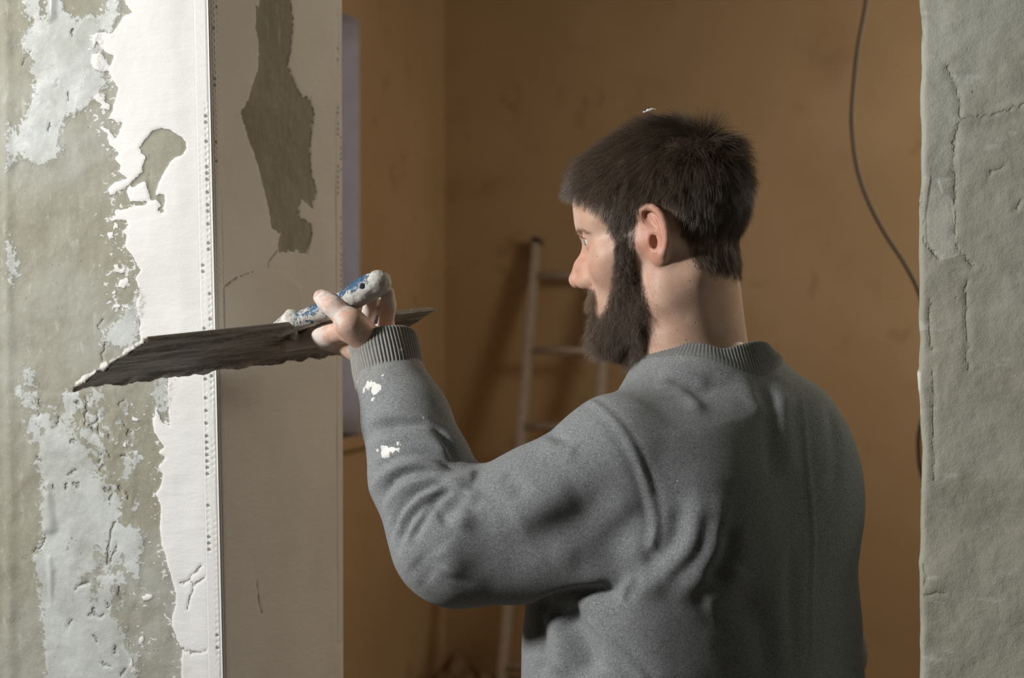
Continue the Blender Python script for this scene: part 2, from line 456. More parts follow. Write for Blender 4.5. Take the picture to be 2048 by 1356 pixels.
# ---- perforated corner beads pressed into the putty at both edges of the reveal
def bead_material(jamb):
    t = NT('corner_bead_putty' + ('_reveal' if jamb else ''))
    c = (0.77, 0.76, 0.74)
    n = t.noise(200, 3)
    c = t.mix(t.step(n, .4, .7), c, tuple(.93*q for q in c))
    return t.set(Base_Color=c, Roughness=.85, Normal=t.bump(t.noise(600, 3), .35, .0008))
M_BEAD = bead_material(False); M_BEADJ = bead_material(True)
def bead_strip(fn, a0, a1, rows, deep_prob, seed, mat, z0=1.10, z1=1.99):
    rng = np.random.default_rng(seed)
    A = np.arange(a0, a1, .00075); Z = np.arange(z0, z1, .0009)
    AA, ZZ = np.meshgrid(A, Z, indexing='ij'); a = AA.ravel(); z = ZZ.ravel()
    h = np.full(len(a), .0); hole = np.zeros(len(a))
    pitch = .0074
    for ri, (ra, zr0, zr1, vis) in enumerate(rows):
        k = np.round((z - ri*pitch*.5)/pitch).astype(int); zc = k*pitch + ri*pitch*.5
        K = rng.random(2000); kk = np.mod(k, 2000)
        clump = vnoise(np.stack([kk*.17, kk*0+ri*3.1, kk*0.+seed], 1), 1.0, seed)
        amp = np.clip(vis*(.55 + .9*clump), 0, 1)*((zc > zr0) & (zc < zr1))
        d = np.sqrt((a-ra)**2 + (z-zc)**2)
        h -= .0011*amp*np.exp(-(d/.0019)**4)
        open_ = (K[kk] < deep_prob)*(clump > .15)*(amp > .1)
        hole = np.maximum(hole, open_*sstep(.0019, .0012, d)*1.0); h -= .0038*open_*np.exp(-(d/.0017)**4)
    e = np.minimum(np.minimum(a-a0, a1-.00075-a), np.minimum(z-z0, z1-z)); h += .0002*sstep(0, .004, e) - .0012*(1-sstep(0, .004, e))
    V = fn(a, z, h)
    return np_mesh('corner_bead', V, grid_faces(len(A), len(Z)), mat, WALL_L, attrs=dict(hole=hole))
def fn_front(a, z, h):
    base = .0019
    return P0 + (lean(z)-a)[:, None]*UW + z[:, None]*ZW - (h+base)[:, None]*NW
def fn_jamb(a, z, h):
    s = lean(z)*(1-a/TW)
    return P0 + (s + h + .0021*sstep(-.004, .008, a)*sstep(TW+.004, TW-.008, a))[:, None]*UW + a[:, None]*NW + z[:, None]*ZW
bead_strip(fn_front, .0004, .022, [(.0058, 1.10, 1.81, .85), (.014, 1.27, 1.77, .42)], .55, 3, M_BEAD)
bead_strip(fn_jamb, .0004, .020, [(.006, 1.55, 1.95, .75), (.013, 1.55, 1.95, .7)], .10, 5, M_BEADJ)
bead_strip(fn_jamb, TW-.026, TW-.0006, [(TW-.009, 1.5, 1.95, .9), (TW-.018, 1.6, 1.95, .7)], .75, 8, M_BEADJ)
# rounded metal nose of the bead along the corner
mb = MB()
for zz in [0.0]:
    pts = [wpos(float(lean(z)) , .0006, z) + UW*(-.0008) for z in np.linspace(0.0, CEIL, 60)]
    mb.tube(pts, .0021, 8)
t_ = NT('bead_nose'); M_NOSE = t_.set(Base_Color=(.80, .79, .76), Roughness=.7)
mb.build('bead_nose', M_NOSE, WALL_L, True)

# ---- right wall
def right_material():
    t = NT('grey_concrete')
    big = t.noise(3.2, 3, .5); mid = t.noise(17, 5, .62, dist=.6); fine = t.noise(120, 5, .65); grit = t.noise(620, 3)
    c = t.mix(t.step(big, .36, .66), (0.395, 0.385, 0.310), (0.465, 0.470, 0.405))
    c = t.mix(t.math('MULTIPLY', t.step(mid, .5, .72), .6), c, (0.300, 0.290, 0.225))
    c = t.mix(t.math('MULTIPLY', t.step(t.noise(26, 3, .5, t.mapped((1, 1, 2.6))), .62, .74), .5), c, (0.60, 0.61, 0.57))
    c = t.mix(t.math('MULTIPLY', t.step(fine, .55, .8), .35), c, (0.24, 0.23, 0.19))
    crk = t.step(t.math('ADD', t.attr('crack'), t.math('MULTIPLY', t.math('SUBTRACT', fine, .5), .004)), .0014, .0004)
    patch = t.step(t.attr('patch'), -.001, .002)
    c = t.mix(t.math('MULTIPLY', patch, .55), c, (0.56, 0.555, 0.48))
    pit = t.math('MULTIPLY', t.step(t.voro(70), .10, .05), t.step(t.noise(24, 2), .6, .68))
    dk = t.math('MAXIMUM', t.math('MULTIPLY', crk, .42), t.math('MULTIPLY', pit, .8))
    c = t.mix(t.math('MULTIPLY', t.step(t.attr('chip'), -.001, .002), .9), c, (.8, .8, .77))
    h = t.math('ADD', t.math('MULTIPLY', mid, .8), t.math('MULTIPLY', fine, .7))
    h = t.math('ADD', h, t.math('MULTIPLY', grit, .35)); h = t.math('SUBTRACT', h, t.math('MULTIPLY', dk, 1.6)); h = t.math('ADD', h, t.math('MULTIPLY', patch, -.6))
    return t.set(Base_Color=c, Roughness=.85, Normal=t.bump(h, .8, .0018))
M_RIGHT = right_material()
EDGE_R = [(-60,1838),(0,1838),(50,1842),(100,1843),(200,1841),(230,1840),(250,1843),(330,1843),(400,1839),(470,1838),(520,1838),(600,1838),(735,1838),(745,1834),(775,1836),(790,1839),
 (850,1842),(900,1843),(960,1842),(1060,1841),(1150,1838),(1200,1838),(1250,1841),(1310,1840),(1420,1839)]
def build_right_wall():
    ez = []; es = []
    for y, x in EDGE_R:
        u = front_uv(x, y); es.append(u[0]); ez.append(u[1])
    o_ = np.argsort(ez); ez = np.array(ez)[o_]; es = np.array(es)[o_]
    S = axis(0.0, .17, .0025, 0.0, 4.4); Z = axis(1.16, 1.94, .0025, 0.0, CEIL)
    SS, ZZ = np.meshgrid(S, Z, indexing='ij'); s = SS.ravel(); z = ZZ.ravel()
    edge = np.interp(z, ez, es, left=WO, right=WO)
    edge = edge + .0012*fbm(np.stack([z*0, z*0, z], 1), 45, 3, 4)
    q3 = np.stack([s+5, z*0, z], 1)
    sx = s + edge*1.0
    uv = np.stack([sx, z], 1)
    CR = [[(1895,130),(1908,160),(1918,200),(1920,240),(1912,270),(1908,300),(1910,390),(1912,440),(1918,500),(1935,520),(1950,533)],[(1920,240),(1945,233),(1975,232),(2000,225),(2030,215),(2060,205)],
          [(1843,385),(1845,430),(1846,480),(1862,500),(1878,520)],[(1935,560),(1933,600),(1935,680),(1936,740)],[(1860,600),(1858,640),(1864,700)],[(1851,1191),(1865,1188),(1890,1186)],
          [(1865,740),(1868,800),(1866,850),(1868,960)],[(1980,350),(1995,340),(2010,330)],[(1845,20),(1847,50),(1846,80)],[(2030,420),(2046,400)],[(1846,1130),(1850,1170)]]
    crack = np.full(len(uv), .05)
    for i, p in enumerate(CR): crack = np.minimum(crack, polyline_dist(uv, pxpoly(jag(p, i+40, 2.2), front_uv)))
    patch = poly_sd(uv, pxpoly([(1862,350),(1878,360),(1886,385),(1905,400),(1910,440),(1916,490),(1925,505),(1905,515),(1880,520),(1862,505),(1852,480),(1850,430)], front_uv))
    chip = poly_sd(uv, pxpoly([(1830,742),(1842,743),(1841,760),(1840,790),(1843,830),(1835,830)], front_uv))
    h = .004*fbm(q3, 7, 3, 31) + .0025*fbm(q3, 28, 4, 35)
    step_ = polyline_dist(uv, pxpoly(CR[1], front_uv))
    h += .002*np.exp(-(step_/.006)**2) - .0012*np.exp(-(crack/.0020)**2)
    rnd = .006*(1-np.sqrt(np.clip(1-(1-np.clip(s/.006, 0, 1))**2, 0, 1)))
    V = P0 + sx[:, None]*UW + z[:, None]*ZW - (h - rnd)[:, None]*NW
    o = np_mesh('wall_right', V, grid_faces(len(S), len(Z)), M_RIGHT, attrs=dict(crack=crack, patch=patch, chip=chip))
    tag(o, 'bare cracked grey concrete wall beside the opening', kind='structure')
    # far side of the opening: its own reveal
    e = np.interp(Z, ez, es, left=WO, right=WO) + .0012*fbm(np.stack([Z*0, Z*0, Z], 1), 45, 3, 4)
    h0 = .004*fbm(np.stack([Z*0+5, Z*0, Z], 1), 7, 3, 31) + .0025*fbm(np.stack([Z*0+5, Z*0, Z], 1), 28, 4, 35)
    VV = []
    for k, tt in enumerate(np.linspace(0, TW, 12)):
        off = (.006 - h0) if k == 0 else tt
        VV.append(P0 + (e*(1-k/11)+(WO+.012)*(k/11))[:, None]*UW + Z[:, None]*ZW + np.broadcast_to(off, e.shape)[:, None]*NW)
    n = 12*len(Z)
    np_mesh('reveal', np.concatenate(VV), grid_faces(12, len(Z), True), M_RIGHT, o, attrs=dict(crack=np.full(n, .05), patch=np.full(n, -1.), chip=np.full(n, -1.)))
    return o
WALL_R = build_right_wall()

# ---- ochre back room
def ochre_material():
    t = NT('ochre_wall')
    big = t.noise(1.6, 3, .5); mid = t.noise(6.5, 4, .6); st = t.noise(4.3, 4, .65, t.mapped((1, 1, .8), loc=(5, 2, 1)))
    c = t.mix(t.step(big, .35, .7), (0.455, 0.330, 0.195), (0.515, 0.380, 0.235))
    c = t.mix(t.math('MULTIPLY', t.step(mid, .55, .75), .35), c, (0.37, 0.24, 0.125))
    c = t.mix(t.math('MULTIPLY', t.step(st, .60, .72), .55), c, (0.29, 0.19, 0.10))
    c = t.mix(t.math('MULTIPLY', t.attr('damp'), t.step(t.noise(9, 4), .35, .6, .25, .8)), c, (0.20, 0.125, 0.055))
    return t.set(Base_Color=c, Roughness=.9, Normal=t.bump(t.noise(40, 4), .3, .002))
M_OCHRE = ochre_material()
CB = at(890, 628, 6.2); CB[2] = 0                      # back corner of the ochre room
def bpos(a, b, z): return CB + UW*a - NW*b + ZW*z      # a along the back wall, b towards the camera
NEAR_B = float((CB - P0) @ NW) - TW                    # how far the room reaches towards the partition
A_R = 4.2
A_L = 0.0
# back wall
def wall_quad(name, fn, a0, a1, z0, z1, mat, label, na=40, nz=30, flip=False, damp=None, parent=None):
    A = np.linspace(a0, a1, na); Z = np.linspace(z0, z1, nz)
    AA, ZZ = np.meshgrid(A, Z, indexing='ij'); a = AA.ravel(); z = ZZ.ravel()
    V = np.array([fn(x, y) for x, y in zip(a, z)])
    o = np_mesh(name, V, grid_faces(na, nz, flip), mat, parent, attrs=dict(damp=damp(a, z) if damp else np.zeros(len(a))))
    if parent is None: tag(o, label, kind='structure')
    return o
def damp_back(a, z):
    d = np.exp(-((a-.16)/.14)**2 - ((z-2.12)/.05)**2)*.7 + np.exp(-((a-.75)/.2)**2-((z-1.15)/.5)**2)*.25
    d += np.exp(-((a-1.62)/.10)**2 - ((z-2.6)/.10)**2)*.5
    return np.clip(d, 0, 1)
wall_quad('wall_back', lambda a, z: bpos(a, 0, z), 0, A_R, 0, CEIL, M_OCHRE, 'smooth ochre plastered back wall with damp stains', 110, 80, damp=damp_back)
# side wall with a window opening, far edge of the opening about one metre from the back corner
WB0, WB1, WZ0, WZ1 = 0.905, 2.25, 1.11, 2.66
def side(b, z): return bpos(0, b, z)
damp_side = None
sw = wall_quad('wall_side', side, 0, WB0, 0, CEIL, M_OCHRE, 'ochre plastered side wall with a window opening', 30, 60, True, damp_side)
wall_quad('wall_panel', side, WB1, NEAR_B, 0, CEIL, M_OCHRE, '', 10, 10, True, None, sw)
wall_quad('wall_panel', side, WB0, WB1, 0, WZ0, M_OCHRE, '', 10, 10, True, damp_side, sw)
wall_quad('wall_panel', side, WB0, WB1, WZ1, CEIL, M_OCHRE, '', 10, 10, True, None, sw)
t_ = NT('window_reveal_paint'); M_WREV = t_.set(Base_Color=t_.mix(t_.step(t_.noise(12), .4, .7), (.64, .60, .60), (.56, .53, .53)), Roughness=.6)
t_ = NT('window_sill_board'); M_SILL = t_.set(Base_Color=(.52, .36, .22), Roughness=.55)
t_ = NT('window_frame_white'); M_WFR = t_.set(Base_Color=(.75, .75, .76), Roughness=.4)
t_ = NT('window_glass'); M_GLASS = t_.set(Base_Color=(1, 1, 1), Roughness=.02, Transmission_Weight=1.0, IOR=1.02)
RD = .26
win = empty('window_1', bpos(-RD, (WB0+WB1)/2, WZ0)); tag(win, 'white framed window set deep in the ochre side wall', kind='structure')
def rev(b0, z0, b1, z1, flip):
    V = [bpos(.0, b0, z0), bpos(-RD, b0, z0), bpos(-RD, b1, z1), bpos(0, b1, z1)]
    return V, [(0, 1, 2, 3)] if not flip else [(3, 2, 1, 0)]
mb = MB()
for a in ((WB0, WZ0, WB0, WZ1, 0), (WB1, WZ1, WB1, WZ0, 0), (WB0, WZ1, WB1, WZ1, 0), (WB1, WZ0, WB0, WZ0, 0)): mb.add(*rev(*a))
mb.build('reveal', M_WREV, win)
mb = MB(); bc = (WB0+WB1)/2; hb = (WB1-WB0)/2
for b_ in (WB0+.035, bc, WB1-.035): mb.box(bpos(-RD+.03, b_, (WZ0+WZ1)/2), (UW, NW, ZW), (.03, .035, (WZ1-WZ0)/2))
for z_ in (WZ0+.035, WZ1-.035): mb.box(bpos(-RD+.03, bc, z_), (UW, NW, ZW), (.029, hb, .035))
mb.build('window_frame', M_WFR, win, bevel=.004)
for b_ in (bc-hb/2, bc+hb/2):
    mb = MB(); mb.box(bpos(-RD+.03, b_, (WZ0+WZ1)/2), (UW, NW, ZW), (.003, hb/2-.045, (WZ1-WZ0)/2-.07)); mb.build('window_pane', M_GLASS, win)
mb = MB(); mb.box(bpos(-.06, bc, WZ0-.02), (UW, NW, ZW), (.12, hb+.06, .02)); mb.build('window_sill', M_SILL, win, bevel=.006)

# remaining shell: right side of the back room, partition backs, near room
wall_quad('wall_far_right', lambda b, z: bpos(A_R, b, z), 0, NEAR_B, 0, CEIL, M_OCHRE, 'ochre side wall of the back room', 10, 8)
mbp = lambda a, z: bpos(a, NEAR_B, z)
s0 = float((P0 - CB) @ UW)                             # position of the plastered corner along the back wall axis
pb = wall_quad('wall_partition', mbp, A_L, s0, 0, CEIL, M_OCHRE, 'ochre back of the partition wall', 10, 8, True) if s0 > 0 else None
wall_quad('wall_partition_right', mbp, s0+WO+.012, A_R, 0, CEIL, M_OCHRE, 'ochre back of the partition wall right of the opening', 20, 8, True)
t_ = NT('near_room_plaster'); M_NEAR = t_.set(Base_Color=t_.mix(t_.step(t_.noise(3), .4, .7), (.20, .19, .165), (.27, .255, .225)), Roughness=.9)
NS0, NS1, ND = -4.6, 4.4+WO, 6.0
wall_quad('wall_near_left', lambda t, z: wpos(NS0, -t, z), 0, ND, 0, CEIL, M_NEAR, 'grey plastered wall of the near room', 8, 8, True)
wall_quad('wall_near_right', lambda t, z: wpos(NS1, -t, z), 0, ND, 0, CEIL, M_NEAR, 'grey plastered side wall of the near room', 8, 8)
wall_quad('wall_near_back', lambda s, z: wpos(s, -ND, z), NS0, NS1, 0, CEIL, M_NEAR, 'grey plastered wall behind the camera', 8, 8, True)
def floor_material():
    t = NT('dusty_screed'); c = t.mix(t.step(t.noise(7, 5), .35, .7), (.13, .11, .088), (.20, .175, .145))
    return t.set(Base_Color=c, Roughness=.9, Normal=t.bump(t.noise(60, 5), .5, .003))
M_FLOOR = floor_material()
def slab(name, z0, z1, mat, label):
    c = np.array([-.2, .4, (z0+z1)/2]); mb = MB(); mb.box(c, (UW, NW, ZW), (6.5, 8.2, (z1-z0)/2))
    tag(mb.build(name, mat), label, kind='structure')
slab('floor', -.2, 0.0, M_FLOOR, 'dusty bare screed floor')
t_ = NT('ceiling_plaster'); M_CEIL = t_.set(Base_Color=(.30, .29, .265), Roughness=.9)
slab('ceiling', CEIL, CEIL+.2, M_CEIL, 'plain grey plastered ceiling')

# ------------------------------------------------------------------ ladder
t_ = NT('dull_aluminium'); n_ = t_.noise(30, 4)
M_ALU = t_.set(Base_Color=t_.mix(t_.step(n_, .4, .7), (.50, .46, .43), (.60, .56, .53)), Metallic=.35, Roughness=.55)
def build_ladder():
    top = at_plane(1079, 485, CB, NW); a0 = float((top-CB) @ UW); zt = top[2]
    LNW = .27; wd = .325
    root = empty('ladder', bpos(a0+wd/2, .03+LNW*zt, 0)); tag(root, 'grey aluminium ladder leaning on the ochre back wall', 'ladder')
    def lp(a, z, off=0.0):
        q = bpos(a0 + a, .035 + LNW*(zt - z), z); return q
    ld = lp(0, zt) - lp(0, 0); L = np.linalg.norm(ld); ld /= L
    nn = np.cross(UW, ld); nn /= np.linalg.norm(nn)
    for a in (0, wd):
        mb = MB(); mb.box((lp(a, 0.012)+lp(a, zt))/2, (UW, nn, ld), (.013, .032, L/2-.006)); mb.build('rail', M_ALU, root, bevel=.003)
        mb = MB(); mb.box(lp(a, .02), (UW, nn, ld), (.017, .037, .02)); mb.build('foot', M_BLACK, root, bevel=.004)
        mb = MB(); mb.box(lp(a, zt), (UW, nn, ld), (.016, .034, .012)); mb.build('end_cap', M_BLACK, root, bevel=.003)
    z0 = at(1100, 552, 5.95)[2]; z1 = at(1100, 701, 5.9)[2]; dz = z0 - z1
    k = 0
    while z0 - k*dz > .12:
        z = z0 - k*dz; mb = MB(); mb.tube([lp(.0, z), lp(wd, z)], .0155, 12); mb.build('rung', M_ALU, root, True); k += 1
    return root
t_ = NT('black_rubber'); M_BLACK = t_.set(Base_Color=(.02, .02, .02), Roughness=.6)
build_ladder()

# ------------------------------------------------------------------ hanging cable
t_ = NT('dark_cable'); M_CABLE = t_.set(Base_Color=(.060, .052, .035), Roughness=.5)
def build_cable():
    px = [(1745,-330),(1742,-120),(1733,0),(1717,90),(1707,180),(1704,235),(1707,290),(1718,350),(1740,410),(1772,470),(1808,525),(1838,585),(1872,690),(1868,780),(1842,850),(1837,895),(1845,950),(1880,1010),(1960,1060)]
    pts = [at(x, y, 3.55 - .0002*(y)) for x, y in px]
    pts[0][2] = CEIL
    mb = MB(); mb.tube(catmull(pts, 8), .0052, 10)
    o = mb.build('hanging_cable', M_CABLE, None, True)
    tag(o, 'thin dark electric cable hanging in a loop from the ceiling', 'cable')
    mb = MB()
    a = at(1704, 238, 3.51); mb.tube([a+np.array([0,0,.016]), a-np.array([0,0,.016])], .0062, 10)
    t = NT('cable_tape'); mb.build('tape', t.set(Base_Color=(.28,.24,.18), Roughness=.6), o, True)
build_cable()

# ------------------------------------------------------------------ rubble in the back corner
def rubble_material():
    t = NT('plaster_rubble'); c = t.mix(t.step(t.noise(18, 5), .35, .7), (.15, .10, .055), (.28, .2, .12))
    return t.set(Base_Color=c, Roughness=.95, Normal=t.bump(t.noise(50, 5), .6, .01))
M_RUB = rubble_material()
def build_rubble():
    n = 44; g = np.linspace(-1, 1, n); X, Y = np.meshgrid(g, g, indexing='ij'); x = X.ravel(); y = Y.ravel()
    r = np.sqrt(x*x + y*y); q = np.stack([x, y, x*0], 1)
    z = .17*np.clip(1-r, 0, 1)**1.1*(1 + .5*fbm(q, 3, 4, 2)) + .02*fbm(q, 9, 3, 6)*(r < .95)
    z = np.where(r > .97, 0, np.maximum(z, 0)); c = bpos(.20, .40, 0)
    V = c + (x*.185)[:, None]*UW + (y*.34)[:, None]*NW + z[:, None]*ZW
    o = np_mesh('rubble_heap', V, grid_faces(n, n), M_RUB)
    tag(o, 'low brown heap of plaster rubble on the floor by the back wall', 'rubble', kind='stuff')
    rng = np.random.default_rng(11)
    words = ['smaller brown plaster lump on the floor before the rubble heap', 'larger brown plaster chunk on the floor between rubble heap and ladder']
    for k, (a, b, zz, s) in enumerate([(.11,.80,.022,.04), (.25,.84,.030,.055)]):
        ico = [(0,0,1),(.89,0,.45),(.28,.85,.45),(-.72,.53,.45),(-.72,-.53,.45),(.28,-.85,.45),(.72,.53,-.45),(-.28,.85,-.45),(-.89,0,-.45),(-.28,-.85,-.45),(.72,-.53,-.45),(0,0,-1)]
        fc = [(0,1,2),(0,2,3),(0,3,4),(0,4,5),(0,5,1),(1,6,2),(2,7,3),(3,8,4),(4,9,5),(5,10,1),(6,7,2),(7,8,3),(8,9,4),(9,10,5),(10,6,1),(11,7,6),(11,8,7),(11,9,8),(11,10,9),(11,6,10)]
        V = [bpos(a, b, zz) + s*np.array([p[0]*rng.uniform(.7,1.3), p[1]*rng.uniform(.7,1.3), p[2]*rng.uniform(.45,.7)]) for p in ico]
        o = np_mesh('rubble_chunk', V, fc, M_RUB, smooth=False); tag(o, words[k], 'rubble', 'chunks on the rubble heap')
build_rubble()
# ------------------------------------------------------------------ solid modelling by distance fields
def smin(a, b, k):
    h = np.maximum(k - np.abs(a-b), 0)/k
    return np.minimum(a, b) - h*h*k*.25
def smax(a, b, k): return -smin(-a, -b, k)
def d_sph(p, c, r):
    q = p - np.asarray(c); return np.sqrt((q*q).sum(1)) - r
def d_ell(p, c, r, R=None):
    q = p - np.asarray(c)
    if R is not None: q = q @ R
    r = np.asarray(r, float)
    k0 = np.sqrt(((q/r)**2).sum(1)); k1 = np.sqrt(((q/(r*r))**2).sum(1))
    return k0*(k0-1)/np.maximum(k1, 1e-9)
def d_cap(p, a, b, ra, rb=None):
    rb = ra if rb is None else rb
    d, t = seg_dist2(p, np.asarray(a, float), np.asarray(b, float))
    return d - (ra + (rb-ra)*t)
def d_poly(p, pts, rr, k=.0):
    d = None
    for i in range(len(pts)-1):
        q = d_cap(p, pts[i], pts[i+1], rr[i], rr[i+1])
        d = q if d is None else (smin(d, q, k) if k else np.minimum(d, q))
    return d
def mesh_sdf(f, lo, hi, h, B=4, lip=1.5, newton=2):
    lo = np.asarray(lo, float); hi = np.asarray(hi, float)
    nb = np.ceil((hi-lo)/(h*B)).astype(int)
    g = np.stack(np.meshgrid(*[np.arange(n) for n in nb], indexing='ij'), -1).reshape(-1, 3)
    c = lo + (g + .5)*h*B
    d = np.concatenate([f(x) for x in np.array_split(c, max(1, len(c)//400000))])
    g = g[np.abs(d) < .866*B*h*lip + h]
    n = nb*B + 2
    def key(I): return (I[..., 0].astype(np.int64)*n[1] + I[..., 1])*n[2] + I[..., 2]
    off = np.stack(np.meshgrid(*[np.arange(B+1)]*3, indexing='ij'), -1).reshape(-1, 3)
    K = np.unique(key((g[:, None, :]*B + off[None]).reshape(-1, 3)))
    I = np.stack([K//(n[1]*n[2]), (K//n[2]) % n[1], K % n[2]], 1)
    P = lo + I*h
    D = np.concatenate([f(x) for x in np.array_split(P, max(1, len(P)//400000))])
    offc = np.stack(np.meshgrid(*[np.arange(B)]*3, indexing='ij'), -1).reshape(-1, 3)
    C = (g[:, None, :]*B + offc[None]).reshape(-1, 3)
    ck = np.array([[i, j, k] for i in (0, 1) for j in (0, 1) for k in (0, 1)])
    vals = np.stack([D[np.searchsorted(K, key(C + o))] for o in ck], 1)
    ins = vals < 0; act = ins.any(1) & ~ins.all(1)
    C = C[act]; vals = vals[act]
    s = np.zeros((len(C), 3)); cnt = np.zeros(len(C))
    for a in range(8):
        for b in range(a+1, 8):
            if np.abs(ck[a]-ck[b]).sum() != 1: continue
            m = (vals[:, a] < 0) != (vals[:, b] < 0)
            t = vals[m, a]/(vals[m, a]-vals[m, b])
            s[m] += ck[a] + t[:, None]*(ck[b]-ck[a]); cnt[m] += 1
    V = lo + (C + s/cnt[:, None])*h
    ckey = key(C); o = np.argsort(ckey); ckey = ckey[o]; V = V[o]; C = C[o]; vals = vals[o]
    Fs = []
    for ax, (b, c_) in ((0, (1, 2)), (1, (2, 0)), (2, (0, 1))):
        e = np.eye(3, dtype=int)
        ia = 0; ib = int(4*e[ax][0] + 2*e[ax][1] + e[ax][2])
        m = (vals[:, ia] < 0) != (vals[:, ib] < 0)
        cc = C[m]; neg = vals[m, ia] < 0
        ids = []; ok = np.ones(len(cc), bool)
        for d_ in (0*e[b], -e[b], -e[b]-e[c_], -e[c_]):
            kk = key(cc + d_); p = np.searchsorted(ckey, kk); p = np.minimum(p, len(ckey)-1)
            ok &= ckey[p] == kk; ids.append(p)
        q = np.stack(ids, 1)[ok]; neg = neg[ok]
        Fs.append(np.where(neg[:, None], q, q[:, ::-1]))
    Fq = np.concatenate(Fs)
    e = h*.25
    for _ in range(newton):
        d0 = f(V); G = np.stack([(f(V + e*np.eye(3)[i]) - f(V - e*np.eye(3)[i]))/(2*e) for i in range(3)], 1)
        st = (d0/np.maximum((G*G).sum(1), .2))[:, None]*G
        L = np.linalg.norm(st, axis=1, keepdims=True); V = V - st*np.minimum(1, h*.6/np.maximum(L, 1e-9))
    return V, Fq
def normals_of(V, Fq):
    n = np.cross(V[Fq[:, 2]] - V[Fq[:, 0]], V[Fq[:, 3]] - V[Fq[:, 1]])
    N = np.zeros_like(V)
    for k in range(4): np.add.at(N, Fq[:, k], n)
    return N/np.maximum(np.linalg.norm(N, axis=1, keepdims=True), 1e-12)
def relax(V, Fq, it=1, lam=.5):
    for _ in range(it):
        S = np.zeros_like(V); c = np.zeros(len(V))
        for k in range(4):
            a = Fq[:, k]; b = Fq[:, (k+1) % 4]
            np.add.at(S, a, V[b]); np.add.at(S, b, V[a]); np.add.at(c, a, 1); np.add.at(c, b, 1)
        V = V + lam*(S/np.maximum(c, 1)[:, None] - V)
    return V
def march(f, px, py, d0=.9, d1=2.2):
    """first surface point on the camera ray through a pixel (used to lay folds and seams on the cloth)"""
    o = np.array([0, 0, CAM_Z]); r = ray(px, py); r = r/np.linalg.norm(r); t = d0
    for _ in range(80):
        d = float(f((o + r*t)[None])[0])
        if d < .0004: return o + r*t
        t += d*.7
        if t > d1: return None
    return o + r*t
# ------------------------------------------------------------------ the person
GAM = math.radians(40)
BC = np.array([0.208, 1.60, 0.0])
RV = np.array([math.cos(GAM), math.sin(GAM), 0]); FV = np.array([-math.sin(GAM), math.cos(GAM), 0])   # his right, his front
def bw(r, f, z): return BC + RV*r + FV*f + ZW*z
# head frame
BET = math.radians(18); HP = math.radians(10); HR = math.radians(0)
hf = np.array([-math.cos(BET), math.sin(BET), 0]); hl = np.array([-math.sin(BET), -math.cos(BET), 0])
hx = hf*math.cos(HP) - ZW*math.sin(HP); hz = ZW*math.cos(HP) + hf*math.sin(HP)
HM = np.stack([hx, hl, hz], 1)                     # columns: forward, left, up
EARL = at(1311, 475, 1.535)
HC = EARL - hl*.074
def hw(x, y, z): return HC + HM @ np.array([x, y, z])
def to_head(P): return (P - HC) @ HM

# ---- ear in its own plane: a backwards, b up, c outwards (metres)
ea = np.array([-math.cos(math.radians(12)), math.sin(math.radians(12)), 0.0])
eb = np.array([-.12, 0.05, .99]); eb = eb/np.linalg.norm(eb); ea = ea - eb*(ea @ eb); ea /= np.linalg.norm(ea)
ec = np.cross(eb, ea); ec = ec if ec[1] > 0 else -ec
EO = np.array([0.0, .0735, 0.0])
EM = np.stack([ea, eb, ec], 1)
def mm(*pts): return [np.array(p, float)*.001 for p in pts]
HELIX = mm((-7, 8, 0), (-11, 15, 1), (-13, 23, 3), (-11.5, 30, 4.5), (-5.5, 33.2, 5), (1, 32.2, 5.2), (6.5, 28, 5.6), (11, 22, 5.8), (14, 13, 6), (15.2, 4, 6), (14.8, -4, 5.6), (12.5, -12, 5), (9, -18, 4.2))
ANTI = mm((-2, 24, 1.5), (3.2, 18, 3.2), (7, 10, 4.6), (8.7, 2, 5), (7.6, -6, 4.6), (4.2, -12, 3.6), (0, -14.5, 2.6))
CRUS = mm((-11, 12, .5), (-6, 8.5, .8), (0, 6.5, .2), (4.5, 6.5, .8))
def d_ear(p_):
    far = np.sqrt(((p_-EO)**2).sum(1)); near = far < .062
    res = far - .045
    if near.any(): res[near] = _d_ear(p_[near])
    return res
def _d_ear(p):
    q = (p - EO) @ EM
    d = d_ell(q, (.002, .003, .000), (.0145, .030, .0042))
    d = smin(d, d_poly(q, HELIX, [.0024, .003, .0036, .0041, .0042, .0042, .0041, .0040, .0038, .0037, .0037, .0038, .004]), .003)
    d = smin(d, d_poly(q, ANTI, [.002, .0026, .003, .0032, .0034, .0036, .0034]), .003)
    d = smin(d, d_ell(q, (.003, -.020, .0018), (.0088, .0095, .0046)), .005)
    d = smin(d, d_ell(q, (-.0105, .004, -.001), (.006, .012, .004)), .005)          # front attachment
    d = smin(d, d_ell(q, (.001, .001, -.0085), (.0095, .017, .0085)), .004)         # root behind the shell
    d = smax(d, -d_ell(q, (.0012, -.0038, .004), (.0068, .0098, .0108)), .0025)      # concha
    d = smax(d, -d_poly(q, mm((-8, 26.5, 4.5), (-5, 20, 4.5), (-1, 13.5, 4.5), (2.6, 11, 4.5)), [.0032, .0036, .0032, .0024]), .002)
    d = smax(d, -d_ell(q, (-.0018, -.0035, -.004), (.0045, .0062, .0075)), .002)    # canal
    d = smin(d, d_poly(q, CRUS, [.0026, .0026, .0023, .0018]), .003)
    d = smin(d, d_ell(q, (-.0068, -.002, .003), (.0030, .0066, .0036)), .003)       # tragus
    return d
EYE = np.array([.0765, .0325, .0145]); EYR = .0122
